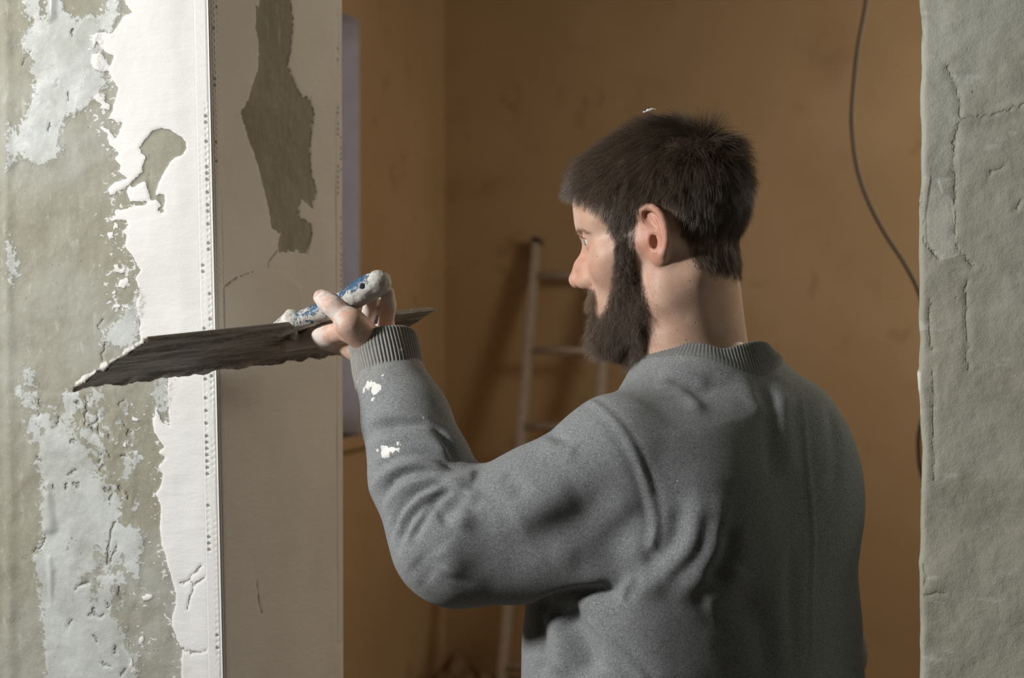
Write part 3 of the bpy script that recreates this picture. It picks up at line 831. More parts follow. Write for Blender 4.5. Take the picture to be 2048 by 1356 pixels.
def d_face(P):
    p0 = to_head(P); s = p0[:, 1]
    p = p0.copy(); p[:, 1] = np.abs(s)
    d = d_ell(p, (-.002, 0, .046), (.094, .0765, .083))
    d = smin(d, d_ell(p, (.034, 0, .050), (.064, .064, .056)), .03)
    d = smin(d, d_cap(p, (.0825, .010, .031), (.066, .048, .031), .0135, .012), .016)
    d = smin(d, d_ell(p, (.034, 0, -.030), (.060, .058, .070)), .03)
    d = smin(d, d_ell(p, (.060, .042, -.016), (.024, .022, .022)), .022)
    d = smin(d, d_cap(p, (.055, .054, -.008), (.0, .066, .000), .011, .010), .018)
    d = smin(d, d_cap(p, (-.004, .060, -.012), (.004, .053, -.062), .014, .014), .02)
    d = smin(d, d_cap(p, (.004, .053, -.062), (.074, .018, -.094), .014, .014), .02)
    d = smin(d, d_ell(p, (.076, 0, -.091), (.021, .022, .017)), .02)
    d = smin(d, d_ell(p, (.078, 0, -.060), (.022, .030, .024)), .02)
    # socket
    d = smax(d, -d_ell(p, (.106, .034, .011), (.022, .0175, .0125)), .014)
    # eye lids
    eye = d_sph(p, EYE, EYR + .0022)
    eye = smax(eye, -d_ell(p, EYE + np.array([.0128, .0015, -.0012]), (.0100, .0142, .0046)), .0012)
    d = smin(d, eye, .0045)
    d = smax(d, -d_ell(p, EYE + np.array([.0128, .0015, -.0012]), (.0085, .0135, .0042)), .001)
    # nose
    d = smin(d, d_cap(p, (.0845, 0, .020), (.1045, 0, -.010), .0078, .0090), .008)
    d = smin(d, d_cap(p, (.1045, 0, -.010), (.1125, 0, -.0235), .0092, .0108), .006)
    d = smin(d, d_ell(p, (.1000, .0125, -.0285), (.0125, .0078, .0088)), .006)
    d = smin(d, d_cap(p, (.098, .012, -.012), (.094, .018, -.026), .006, .006), .012)
    d = smax(d, -d_poly(p, [np.array([.0925, .0185, -.016]), np.array([.0885, .0225, -.025]), np.array([.0895, .0220, -.034])], [.0012, .0016, .0012]), .004)   # crease behind the wing
    d = smax(d, -d_ell(p, (.1040, .0085, -.0378), (.0085, .0040, .0042)), .0018)
    # lips
    d = smin(d, d_cap(p, (.0995, 0, -.0535), (.086, .022, -.0565), .0052, .003), .005)
    d = smin(d, d_cap(p, (.0970, 0, -.0640), (.086, .020, -.0590), .0062, .003), .005)
    # ears
    d = smin(d, d_ear(p), .0035)
    c_ = np.sqrt(((p - EO)**2).sum(1)) < .03
    if c_.any(): d[c_] = smax(d[c_], -d_ell((p[c_] - EO) @ EM, (-.0006, -.0045, .000), (.0048, .0082, .0068)), .003)
    return d
NECK_T = hw(-.014, 0, -.03); NECK_B = np.array([.212, 1.612, 1.465])
def d_skin(P):
    d = d_face(P)
    n = d_cap(P, NECK_T, NECK_B, .0485, .055)
    n = smin(n, d_cap(P, hw(.030, 0, -.085), NECK_B + np.array([-.035, .005, .0]), .030, .036), .03)
    # neck muscles running from behind the ear to the collar bone
    n = smin(n, d_cap(P, hw(-.010, .038, -.052), NECK_B - RV*.028 + FV*.008, .022, .032), .035)
    n = smin(n, d_cap(P, hw(-.010, -.038, -.052), NECK_B + RV*.028 + FV*.008, .022, .032), .035)
    n = smin(n, d_cap(P, hw(-.028, .050, -.045), NECK_B - RV*.045 + FV*.035 - ZW*.01, .014, .017), .03)
    n = smin(n, d_cap(P, hw(-.028, -.050, -.045), NECK_B + RV*.045 + FV*.035 - ZW*.01, .014, .017), .03)
    n = smin(n, d_cap(P, hw(-.041, .016, -.03), NECK_B - FV*.005 - RV*.03, .022, .030), .03)
    n = smin(n, d_cap(P, hw(-.041, -.016, -.03), NECK_B - FV*.005 + RV*.03, .022, .030), .03)
    n = smin(n, d_cap(P, NECK_B - FV*.02 - RV*.02, bw(-.12, -.01, 1.415), .042, .03), .04)
    n = smin(n, d_cap(P, NECK_B - FV*.02 + RV*.02, bw(.12, -.01, 1.405), .035, .03), .04)
    return smin(d, n, .018)

# ---- arm joints
SHL = bw(-.148, -.022, 1.404); ELB = at(902, 1078, 1.494); WRI = at(771, 712, 1.600); CUFB = at(779, 752, 1.590)
SHR = bw(.108, .0, 1.440); ELBR = bw(.212, -.010, 1.150); WRIR = bw(.185, .20, 1.02)

# ---- sweatshirt
CC = np.array([.2205, 1.605, 0.0])
SEC = np.array([[.86, 0, 0, .185, .135], [.93, 0, 0, .190, .138], [.97, 0, 0, .215, .155], [1.08, 0, 0, .214, .152], [1.20, 0, 0, .212, .148], [1.32, 0, 0, .200, .140],
 [1.39, .002, -.002, .176, .128], [1.44, .008, -.004, .150, .108], [1.475, .010, -.004, .100, .085], [1.51, .0, -.002, .074, .072], [1.54, .0, .0, .060, .060]])
def d_torso(P, grow=0.0):
    q = P - BC; r = q @ RV; f = q @ FV; z = q[:, 2]
    ze = z - (.143*r - .173*f)*sstep(1.36, 1.46, z)        # the neckline sits higher at the back
    cx, cy, a, b = (np.interp(ze, SEC[:, 0], SEC[:, k]) for k in (1, 2, 3, 4))
    a = a + grow; b = b + grow
    x = np.abs((r-cx)/a); y = np.abs((f-cy)/b)
    k = (x**2.4 + y**2.4)**(1/2.4)
    d = (k - 1)*np.minimum(a, b)*.92
    d = smax(d, ze - 1.535, .02); return smax(d, .86 - z, .01)
def sleeve_l(P):
    m = SHL*.5 + ELB*.5
    d = d_poly(P, [SHL, m - ZW*.010, ELB], [.066, .0620, .0572], .02)
    k1 = ELB*.62 + CUFB*.38 - np.array([.005, 0, 0]); k2 = ELB*.28 + CUFB*.72
    d2 = d_poly(P, [ELB, k1, k2, CUFB], [.0622, .0568, .0472, .0382], .01)
    d = smin(d, d_cap(P, at(925, 1130, 1.478), at(1175, 1124, 1.470), .041, .041), .03)
    return smin(d, d2, .022)
def sleeve_r(P):
    return smin(d_poly(P, [SHR, ELBR], [.062, .050], .02), d_poly(P, [ELBR, WRIR], [.050, .036], .01), .02)
def d_shirt(P):
    d = d_torso(P)
    for sgn, sh in ((-1, SHL), (1, SHR)):
        d = smin(d, d_cap(P, bw(sgn*.050, -.006, 1.426 if sgn < 0 else 1.486), sh - RV*sgn*.01, .034, .060), .035)
    d = smin(d, d_cap(P, bw(-.066, -.006, 1.447), SHL + ZW*.010 + RV*.012, .043, .057), .045)
    d = smin(d, d_ell(P, bw(-.085, -.066, 1.35), (.07, .07, .10)), .04)           # shoulder blades
    d = smin(d, d_ell(P, bw(.085, -.074, 1.36), (.07, .07, .10)), .04)
    d = smin(d, sleeve_l(P), .014)
    d = smin(d, sleeve_r(P), .02)
    # neck hole
    q = P - CC; r = q @ RV; f = q @ FV
    hole = np.maximum((np.sqrt((r/.0785)**2 + (f/.0775)**2) - 1)*.0775, (1.484 + .143*r - .173*f) - P[:, 2])
    return smax(d, -hole, .006)
# ------------------------------------------------------------------ the wide putty trowel
HK = 1.107
def ah(px, py, d): return at(px, py, d*HK)          # points of the hand and the tool it holds
RL = ah(291, 680, 1.30); RR = ah(873, 618, 1.64); WL = ah(176, 771, 1.342)
BL = RR - RL; BLEN = np.linalg.norm(BL); BL = BL/BLEN
BS = WL - RL; BS = BS - BL*(BS @ BL)*.85; BWID = np.linalg.norm(BS); BS = BS/BWID
BN = np.cross(BL, BS); BN /= np.linalg.norm(BN)
BN = BN if BN[2] > 0 else -BN                       # upper side
def blade_pt(a, b, c): return RL + BL*a + BS*b + BN*c + BL*(-.028*(b/BWID))*1.0
def steel_material():
    t = NT('dirty_steel_blade')
    st = t.noise(30, 5, .65, t.mapped((1, 1, 1), rot=(0, 0, 0)))
    al = t.attr('along'); ac = t.attr('across')
    cv = t.node('ShaderNodeCombineXYZ'); t.link(t.math('MULTIPLY', al, 9.0), cv.inputs[0]); t.link(t.math('MULTIPLY', ac, 90.0), cv.inputs[1])
    streak = t.noise(1.0, 5, .65, cv.outputs[0])
    c = t.mix(t.step(streak, .38, .62), (.190, .172, .150), (.470, .440, .400))
    c = t.mix(t.math('MULTIPLY', t.step(t.noise(140, 4, .6), .5, .72), .6), c, (.50, .47, .43))
    pl = t.step(t.math('ADD', t.attr('crust'), t.math('MULTIPLY', t.math('SUBTRACT', t.noise(120, 4), .5), 1.2)), .45, .62)
    c = t.mix(t.math('MULTIPLY', pl, .9), c, (.64, .61, .56))
    h = t.math('ADD', t.noise(260, 5, .65), t.math('MULTIPLY', streak, .8))
    return t.set(Base_Color=c, Metallic=t.math('SUBTRACT', .18, t.math('MULTIPLY', pl, .18)), Roughness=.62, Normal=t.bump(h, .6, .002))
M_STEEL = steel_material()
def build_trowel():
    root = empty('putty_trowel', blade_pt(BLEN/2, BWID, 0)); tag(root, 'wide steel putty trowel with a blue plaster-crusted handle held in the hand', 'trowel')
    na, nb = 240, 44
    A = np.linspace(0, 1, na); Bq = np.linspace(0, 1, nb)
    AA, BB = np.meshgrid(A, Bq, indexing='ij'); a = AA.ravel(); b = BB.ravel()
    q = np.stack([a*BLEN, b*BWID, a*0], 1); q1 = np.stack([a*BLEN, a*0, a*0+b*.0], 1)
    e_l = np.exp(-(a*BLEN/(.0055+.0045*fbm(np.stack([b*BWID, b*0, b*0], 1), 70, 3, 4)))**2); e_w = np.exp(-((1-b)*BWID/.012)**2)
    crust = np.clip(e_l*1.3*(.40+1.1*fbm(q, 75, 3, 3)) + .85*e_w*(.45 + .9*fbm(q, 45, 4, 5)) + .5*np.maximum(0, fbm(q*np.array([.4,1,1]), 40, 4, 15)-.25), 0, 1.3)
    rag = .0045*fbm(q1, 55, 4, 8)*e_w + .0030*fbm(np.stack([b*BWID, b*0, b*0+7], 1), 120, 3, 4)*e_l*0
    ragl = -.008*np.abs(fbm(np.stack([b*BWID, b*0+2, b*0], 1), 90, 4, 14))*np.exp(-(a*BLEN/.01)**2)
    lump = .0030*np.maximum(0, fbm(q*np.array([.5, 1, 1]), 50, 4, 21)) + .004*crust*(.5+.7*np.abs(fbm(q, 90, 3, 2)))
    lump += .0030*e_w*np.maximum(0, .4+fbm(q, 60, 3, 12))
    rear = .0012*np.exp(-((b-.30)/.05)**2) + .0012*np.exp(-((b-.52)/.04)**2) + .0009*fbm(q*np.array([.12, 1, 1]), 120, 3, 33)
    P = lambda c: np.array([RL])*0 + RL + BL*(a*BLEN + ragl)[:, None] + BL*(-.028*b)[:, None] + BS*(b*BWID + rag)[:, None] + BN*c[:, None]
    under = P(-(.0006 + lump + rear)); over = P(.0006 + .7*lump + 0*a)
    V = np.concatenate([under, over]); n = na*nb
    Fs = [grid_faces(na, nb, False), grid_faces(na, nb, True, n)]
    rim = [i*nb for i in range(na)] + [(na-1)*nb + j for j in range(1, nb)] + [i*nb+nb-1 for i in range(na-2, -1, -1)] + [j for j in range(nb-2, 0, -1)]
    rim = np.array(rim); r2 = np.roll(rim, -1)
    Fs.append(np.stack([rim, rim+n, r2+n, r2], 1))
    o = np_mesh('blade', V, np.concatenate(Fs), M_STEEL, root, attrs=dict(crust=np.tile(crust, 2), along=np.tile(a*BLEN, 2), across=np.tile(b*BWID, 2)))
    # stiffening spine along the rear edge
    mb = MB(); mb.box(blade_pt(BLEN/2, .004, .0022), (BL, BS, BN), (BLEN/2-.004, .0045, .0016)); mb.build('spine', M_STEEL, root, bevel=.001)
    # handle
    C = [ah(560, 657, 1.462), ah(598, 641, 1.458), ah(646, 624, 1.448), ah(692, 603, 1.437), ah(728, 581, 1.427), ah(757, 565, 1.420)]
    C = list(catmull(C, 4)); m = len(C)
    tt = np.linspace(0, 1, m)
    rr = HK*np.interp(tt, [0, .15, .35, .6, .85, 1], [.0085, .0095, .0098, .0118, .0135, .0125])
    ax = C[-1]-C[3]; ax /= np.linalg.norm(ax)
    side = np.cross(ax, BN); side /= np.linalg.norm(side); upv = np.cross(side, ax)
    hole_c = C[-1] - ax*.012
    def d_handle(P):
        # slightly flattened bar
        Q = P - C[0]; Q = P - np.outer(Q @ side, side)*.12
        d = d_poly(Q, [c - side*((c-C[0]) @ side)*.12 for c in C], list(rr))
        d = d - .0009*fbm(P, 110, 3, 4) - .0005*fbm(P, 300, 2, 6)
        return smax(d, -d_cap(P, hole_c - side*.03, hole_c + side*.03, .0030), .0015)
    lo = np.min(C, 0) - .022; hi = np.max(C, 0) + .022
    V, Fq = mesh_sdf(d_handle, lo, hi, .0016)
    N = normals_of(V, Fq); al = (V - C[0]) @ ax/np.linalg.norm(C[-1]-C[0])
    t = NT('blue_handle_paint')
    f1 = t.noise(75, 5, .68); f2 = t.noise(300, 4, .6)
    crust = t.math('ADD', t.math('MULTIPLY', t.math('SUBTRACT', f1, .5), 2.6), t.attr('crust'))
    crust = t.step(t.math('ADD', crust, t.math('MULTIPLY', t.math('SUBTRACT', f2, .5), .8)), .36, .60)
    blue = t.mix(t.step(f2, .4, .7), (.030, .085, .165), (.075, .175, .300))
    c = t.mix(crust, blue, t.mix(t.step(f2, .35, .7), (.66, .64, .58), (.50, .48, .44)))
    M = t.set(Base_Color=c, Roughness=t.math('ADD', .35, t.math('MULTIPLY', crust, .5)), Normal=t.bump(t.math('ADD', crust, t.math('MULTIPLY', f2, .6)), .6, .0012))
    topn = N @ upv; sidn = -(N @ side)*(1 if side[1] < 0 else -1)
    cr = .55 - .62*np.exp(-((al-.84)/.14)**2)*sstep(.1, .8, topn) - .45*np.exp(-((al-.40)/.10)**2) + .25*sstep(.9, 1.02, al) + .35*sstep(.3, -.3, topn)
    np_mesh('handle', V, Fq, M, root, attrs=dict(crust=cr))
    # crusted collar where the handle meets the blade
    B0 = [ah(549, 656, 1.468), ah(566, 646, 1.464), ah(583, 637, 1.458), ah(590, 640, 1.455)]
    tg = ah(588, 672, 1.470)
    def d_fer(P):
        d = d_poly(P, B0, [.004, .0075, .0095, .0088])
        d = smin(d, d_cap(P, B0[2], tg, .0075, .004), .008)
        return d - .0022*fbm(P, 120, 4, 9)
    V, Fq = mesh_sdf(d_fer, np.min(B0, 0)-.03, np.max(B0, 0)+.03, .0013)
    t = NT('dried_plaster_blob'); f = t.noise(180, 5, .7)
    M = t.set(Base_Color=t.mix(t.step(f, .35, .65), (.36, .33, .28), (.76, .74, .69)), Roughness=.9, Normal=t.bump(f, .8, .002))
    np_mesh('ferrule', V, Fq, M, root)
    return root
build_trowel()
# ------------------------------------------------------------------ hand on the trowel
def on_blade(px, py, off): return at_plane(px, py, RL - BN*off, BN)
I0 = ah(652, 671, 1.462); I1 = on_blade(610, 680, .0105); I2 = on_blade(574, 690, .0095)
M0 = ah(682, 676, 1.492); M1 = ah(733, 647, 1.505); M2 = ah(742, 612, 1.475); M3 = ah(744, 592, 1.452)
R0 = ah(716, 676, 1.508); R1 = ah(770, 658, 1.492); R2 = ah(777, 612, 1.455); R3 = ah(775, 586, 1.432)
L0 = ah(748, 682, 1.515); L1 = ah(776, 662, 1.525); L2 = ah(772, 628, 1.500); L3 = ah(768, 606, 1.478)
T0 = ah(735, 682, 1.436); T1 = ah(700, 645, 1.419); T2 = ah(667, 613, 1.425); T3 = ah(643, 595, 1.436)
def dh_cap(P, a, b, ra, rb): return d_cap(P, a, b, ra*HK, rb*HK)
def dh_poly(P, pts, rr): return d_poly(P, pts, [q*HK for q in rr])
def d_hand(P):
    d = dh_cap(P, CUFB, WRI, .0235, .0222)
    palm = dh_cap(P, WRI, M0*.6+I0*.4, .0205, .0150)
    palm = smin(palm, dh_cap(P, WRI, R0, .019, .0135), .012)
    palm = smin(palm, dh_cap(P, WRI + (R0-I0)*.25, L0, .017, .0120), .012)
    palm = smin(palm, dh_cap(P, I0, L0, .0112, .0105), .012)
    palm = smin(palm, dh_cap(P, WRI*.45 + T0*.55, T1, .0172, .0140), .014)           # thenar
    palm = smin(palm, dh_cap(P, T1*.75 + T0*.25, I0, .0095, .0105), .016)           # web
    d = smin(d, palm, .018)
    d = smin(d, dh_poly(P, [T1, T2*.55+T1*.45, T2, T2*.4+T3*.6, T3], [.0128, .0108, .0112, .0104, .0082]), .006)
    d = smin(d, dh_poly(P, [I0, I1, I2], [.0105, .0092, .0074]), .006)
    for a in ((M0, M1, M2, M3), (R0, R1, R2, R3), (L0, L1, L2, L3)):
        f = dh_poly(P, [a[0], a[1], a[1]*.5+a[2]*.5, a[2], a[3]], [.0100, .0090, .0080, .0082, .0068])
        d = smin(d, f, .004)
    return d
# right hand, hanging relaxed by the hip
HRD = (WRIR - ELBR)/np.linalg.norm(WRIR - ELBR)
def d_hand_r(P):
    dn = HRD; sd = RV; fw = np.cross(sd, dn)
    pal = WRIR + dn*.085
    d = d_cap(P, WRIR - dn*.05, WRIR, .025, .022)
    k0 = [pal + fw*o for o in (.027, .009, -.009, -.026)]
    for k, q in enumerate(k0):
        d = smin(d, d_cap(P, WRIR + dn*.01 + (q-pal)*.5, q, .014, .0115), .012)
        L = (.036, .042, .039, .030)[k]
        a = q + dn*L; b = a + (dn*.75 - sd*.6)*L*.65; c = b + (dn*.4 - sd*.85)*L*.5
        d = smin(d, d_poly(P, [q, a, b, c], [.0095, .0085, .0078, .0065]), .004)
    th0 = WRIR + dn*.03 + fw*.022; th1 = th0 + fw*.022 + dn*.03; th2 = th1 + dn*.03 + fw*.004 - sd*.012
    d = smin(d, d_poly(P, [WRIR + dn*.012, th0, th1, th2], [.018, .015, .0115, .009]), .01)
    return d
# the rest of the figure under his clothes
HIPL, HIPR = bw(-.09, .01, .90), bw(.09, .01, .90); KNL, KNR = bw(-.10, .03, .50), bw(.10, .01, .50); ANL, ANR = bw(-.10, .0, .09), bw(.11, -.03, .09)
def d_under(P):
    d = d_torso(P, -.022)
    d = smin(d, d_cap(P, NECK_B, bw(0, 0, 1.40), .052, .07), .03)
    d = smin(d, d_poly(P, [SHL, ELB, CUFB], [.046, .040, .0255]), .03)
    d = smin(d, d_poly(P, [SHR, ELBR, WRIR - HRD*.03], [.046, .038, .024]), .03)
    d = smin(d, d_ell(P, bw(0, 0, .90), (.155, .155, .12)), .03)
    for a, b, c in ((HIPL, KNL, ANL), (HIPR, KNR, ANR)):
        d = smin(d, d_poly(P, [a, b, c], [.078, .052, .036]), .03)
    return d

# ---- masks of hair and beard, laid out on the left side of the head and mirrored
def project(P):
    q = P - np.array([0, 0, CAM_Z]); y = q[:, 1]*cp + q[:, 2]*sp; z = -q[:, 1]*sp + q[:, 2]*cp
    return np.stack([W/2 + F*q[:, 0]/y, H/2 - F*z/y], 1)
def mirror_left(P):
    q = to_head(P); q[:, 1] = np.abs(q[:, 1]); return HC + q @ HM.T
HAIR_P = [(1157,377),(1170,386),(1195,402),(1218,432),(1232,470),(1234,520),(1250,545),(1270,530),(1270,470),(1274,435),(1282,410),(1300,400),(1338,405),(1356,425),(1368,460),
          (1376,495),(1388,522),(1420,540),(1460,548),(1500,556),(1640,560),(1640,130),(1060,130),(1060,330),(1150,365)]
BEARD_P = [(1236,490),(1266,492),(1279,540),(1290,575),(1300,620),(1300,700),(1290,770),(1120,780),(1120,586),(1168,590),(1184,603),(1196,628),(1204,628),(1214,604),(1222,560),(1226,520)]
BROW_P = [(1148,466),(1156,459),(1168,458),(1182,463),(1178,467),(1164,467),(1152,473)]
def masks(P):
    px = project(mirror_left(P)); q = to_head(P)
    hair = poly_sd(px, HAIR_P); beard = poly_sd(px, BEARD_P)
    # keep the two masks to the proper parts of the head
    hair = np.where((q[:, 0] > .05) & (q[:, 2] < .03), -40, hair)
    beard = np.where((q[:, 0] < -.03) | (q[:, 2] > .03), -40, beard)
    return hair, beard

def skin_material():
    t = NT('skin')
    n1 = t.noise(45, 3, .5); n2 = t.noise(420, 3, .55); n3 = t.noise(1300, 2)
    c = t.mix(t.step(n1, .35, .68), (.620, .390, .285), (.700, .475, .365))
    c = t.mix(t.math('MULTIPLY', t.attr('red'), .75), c, (.600, .235, .160))
    c = t.mix(t.math('MULTIPLY', t.step(n2, .52, .72), .16), c, (.43, .20, .13))
    c = t.mix(t.math('MULTIPLY', t.attr('stubble'), t.step(n3, .3, .65, .55, .95)), c, (.105, .070, .048))
    # freckles and moles
    mole = t.step(t.attr('mole'), .0016, .0009); c = t.mix(t.math('MULTIPLY', mole, .7), c, (.16, .07, .04))
    dust = t.step(t.math('ADD', t.attr('dust'), t.math('MULTIPLY', t.math('SUBTRACT', t.noise(110, 5, .65), .5), 1.5)), .30, .75)
    c = t.mix(t.math('MULTIPLY', dust, .8), c, (.74, .68, .64))
    rough = t.math('ADD', .50, t.math('MULTIPLY', dust, .4))
    h = t.math('ADD', t.math('MULTIPLY', n2, .5), t.math('MULTIPLY', n3, .5))
    h = t.math('ADD', h, t.math('MULTIPLY', t.noise(1.0, 3, .6, t.mapped((150, 150, 420))), 1.0))
    t.set(Base_Color=c, Roughness=rough, Normal=t.bump(h, .22, .0009))
    t.b.inputs['Subsurface Weight'].default_value = .12
    t.b.inputs['Subsurface Radius'].default_value = (1.0, .35, .2)
    t.b.inputs['Subsurface Scale'].default_value = .004
    t.b.inputs['Specular IOR Level'].default_value = .42
    return t.m
M_SKIN = skin_material()

PERSON = empty('person', BC)
tag(PERSON, 'bearded man with short dark hair in grey sweatshirt holding the trowel', 'person')

HV, HF = mesh_sdf(d_skin, (.03, 1.38, 1.41), (.40, 1.83, 1.85), .0018)
HN = normals_of(HV, HF)
LV, LF = mesh_sdf(d_hand, np.min([I2, T3, T1, T0, CUFB, L1, R3], 0) - .035, np.max([I2, T3, CUFB, L1, R3, R1], 0) + .035, .0014)
RV_, RF_ = mesh_sdf(d_hand_r, WRIR - .16, WRIR + .16, .0035)
UV_, UF_ = mesh_sdf(d_under, (-.25, 1.1, .02), (.6, 2.0, 1.52), .010)
def build_body():
    VS = [HV, LV, RV_, UV_]; FS = [HF, LF, RF_, UF_]
    off = np.cumsum([0] + [len(v) for v in VS[:-1]])
    V = np.concatenate(VS); Fq = np.concatenate([f + o for f, o in zip(FS, off)])
    n = len(V); nh = len(HV)
    hair, beard = masks(HV)
    st = np.zeros(n); st[:nh] = np.maximum(sstep(-6, 10, hair)*.97, sstep(-6, 14, beard)*.85)
    q = to_head(HV); qa = q.copy(); qa[:, 1] = np.abs(qa[:, 1])
    def blob(c, r): return np.exp(-(((qa-np.array(c))/np.array(r))**2).sum(1))
    red = np.zeros(n)
    red[:nh] = np.clip(.55*blob((.068, .045, -.018), (.03, .02, .02)) + .75*blob((.108, .0, -.02), (.02, .02, .02)) + .35*blob((.09, .01, .0), (.02, .012, .02)), 0, 1)
    eq = (qa - EO) @ EM
    red[:nh] = np.maximum(red[:nh], .85*sstep(.036, .012, np.sqrt((eq*np.array([1, .55, 1]))[:, 0]**2 + (eq[:, 1]*.6)**2 + (eq[:, 2])**2))*sstep(-.004, .006, eq[:, 2]))
    lips = blob((.098, 0, -.059), (.012, .022, .007)); red[:nh] = np.maximum(red[:nh], lips)
    dust = np.zeros(n)
    hv = LV; dd = .0
    thumb = polyline_dist(hv, [T3, T2, T1]); 
    dz = .34 + .42*sstep(.02, .0, polyline_dist(hv, [T3, T2*.6+T1*.4]) - .004) + .55*sstep(.022, .008, polyline_dist(hv, [R3, R2, R1])) + .6*sstep(.022, .008, polyline_dist(hv, [M3, M2, M1])) + .6*sstep(.025, .01, polyline_dist(hv, [I0, I1, I2]))
    dz += .95*sstep(.0042, .0026, np.sqrt(((hv - SPOT)**2).sum(1)))
    dust[nh:nh+len(LV)] = np.clip(dz, 0, 1)
    red[nh:nh+len(LV)] = .12
    mole = np.full(n, 1.0)
    for px, py in ((1379,562),(1432,560),(1355,660),(1372,680),(1194,512),(1390,646)):
        p = march(d_skin, px, py)
        if p is not None: mole[:nh] = np.minimum(mole[:nh], np.sqrt(((HV-p)**2).sum(1)))
    return np_mesh('body', V, Fq, M_SKIN, PERSON, attrs=dict(stubble=st, red=red, dust=dust, mole=mole))
SPOT = march(d_hand, 678, 642, 1.2)
BODY = build_body()

# ---- eyes
def build_eyes():
    t = NT('eyeball')
    d = t.attr('iris')
    c = t.mix(t.step(d, .00620, .00590), (.78, .74, .70), t.mix(t.step(d, .0022, .0060), (.30, .42, .46), (.13, .19, .21)))
    c = t.mix(t.step(d, .0023, .0020), c, (.01, .01, .01))
    M = t.set(Base_Color=c, Roughness=.08); t.b.inputs['Coat Weight'].default_value = .6
    for sgn in (1, -1):
        c = EYE*np.array([1, sgn, 1]); nu, nv = 36, 24; V = []; D = []
        g = np.array([.985, .10, -.10]); g = g/np.linalg.norm(g)
        for i in range(nv+1):
            for j in range(nu):
                th = math.pi*i/nv; ph = 2*math.pi*j/nu
                u = np.array([math.sin(th)*math.cos(ph), math.sin(th)*math.sin(ph), math.cos(th)])
                ang = math.acos(np.clip(u @ g, -1, 1)); r = EYR + .0011*math.exp(-(ang/.38)**4)
                V.append(HC + HM @ (c + u*r)); D.append(ang*EYR)
        Fc = [(i*nu+j, (i+1)*nu+j, (i+1)*nu+(j+1) % nu, i*nu+(j+1) % nu) for i in range(nv) for j in range(nu)]
        o = np_mesh('eye', V, np.array(Fc), M, PERSON, attrs=dict(iris=D))
build_eyes()
# ---- thumb nail
def build_nail():
    t = NT('thumb_nail'); M = t.set(Base_Color=(.66, .46, .40), Roughness=.35)
    ax = T3 - T2; ax /= np.linalg.norm(ax)
    tov = np.array([-.10, -.95, .30]); tov = tov - ax*(tov @ ax); tov /= np.linalg.norm(tov); sd = np.cross(ax, tov)
    V = []; n = 13
    for i in range(n):
        for j in range(n):
            u = -1 + 2*i/(n-1); v = -1 + 2*j/(n-1)
            a = u*math.sqrt(1 - .45*v*v*(1 if u > 0 else .6)); b = v*math.sqrt(1 - .25*u*u)
            V.append(T3 + ax*(-.0022 + a*.0068) + sd*b*.0062 + tov*(.0097 - .0030*b*b - .0007*a))
    Fc = grid_faces(n, n); nn = normals_of(np.array(V), Fc)
    if nn.mean(0) @ tov < 0: Fc = Fc[:, ::-1]
    np_mesh('fingernail', V, Fc, M, PERSON)
build_nail()
# ------------------------------------------------------------------ clothes
def knit_material(name, rib=False):
    t = NT(name)
    n1 = t.noise(880, 4, .75); n2 = t.noise(2200, 2, .6); n3 = t.noise(30, 3); n4 = t.noise(420, 3, .6)
    v = t.math('ADD', t.math('MULTIPLY', n1, .55), t.math('MULTIPLY', n2, .45))
    c = t.mix(t.step(v, .36, .64), (.075, .080, .083), (.425, .447, .455))
    c = t.mix(t.step(n4, .4, .7, .0, .35), c, (.095, .098, .098))
    if rib: c = t.mix(.45, c, (.125, .12, .10))
    # plaster dust and dried splashes
    pa = t.attr('paint')
    f1 = t.noise(130, 4, .65); f2 = t.noise(420, 3)
    dustm = t.step(t.math('ADD', t.attr('dust'), t.math('MULTIPLY', t.math('SUBTRACT', f1, .5), .9)), .25, 1.0)
    c = t.mix(t.math('MULTIPLY', dustm, .62), c, (.40, .385, .34))
    sp_ = t.step(t.math('ADD', pa, t.math('ADD', t.math('MULTIPLY', t.math('SUBTRACT', f1, .5), .012), t.math('MULTIPLY', t.math('SUBTRACT', f2, .5), .004))), .0, .0008)
    c = t.mix(t.math('MULTIPLY', sp_, .92), c, (.80, .79, .75))
    t.set(Base_Color=c, Roughness=t.math('SUBTRACT', .95, t.math('MULTIPLY', sp_, .55)), Normal=t.bump(t.math('ADD', t.math('ADD', n1, n2), t.math('MULTIPLY', sp_, 1.0)), .45, .00022))
    t.b.inputs['Sheen Weight'].default_value = .04
    t.b.inputs['Sheen Roughness'].default_value = .5
    return t.m
M_KNIT = knit_material('heather_grey_knit'); M_RIB = knit_material('ribbed_knit', True)
SV, SF = mesh_sdf(d_shirt, (-.25, 1.10, .84), (.60, 2.0, 1.60), .0036)
SV = relax(SV, SF, 1, .4)
SN = normals_of(SV, SF)
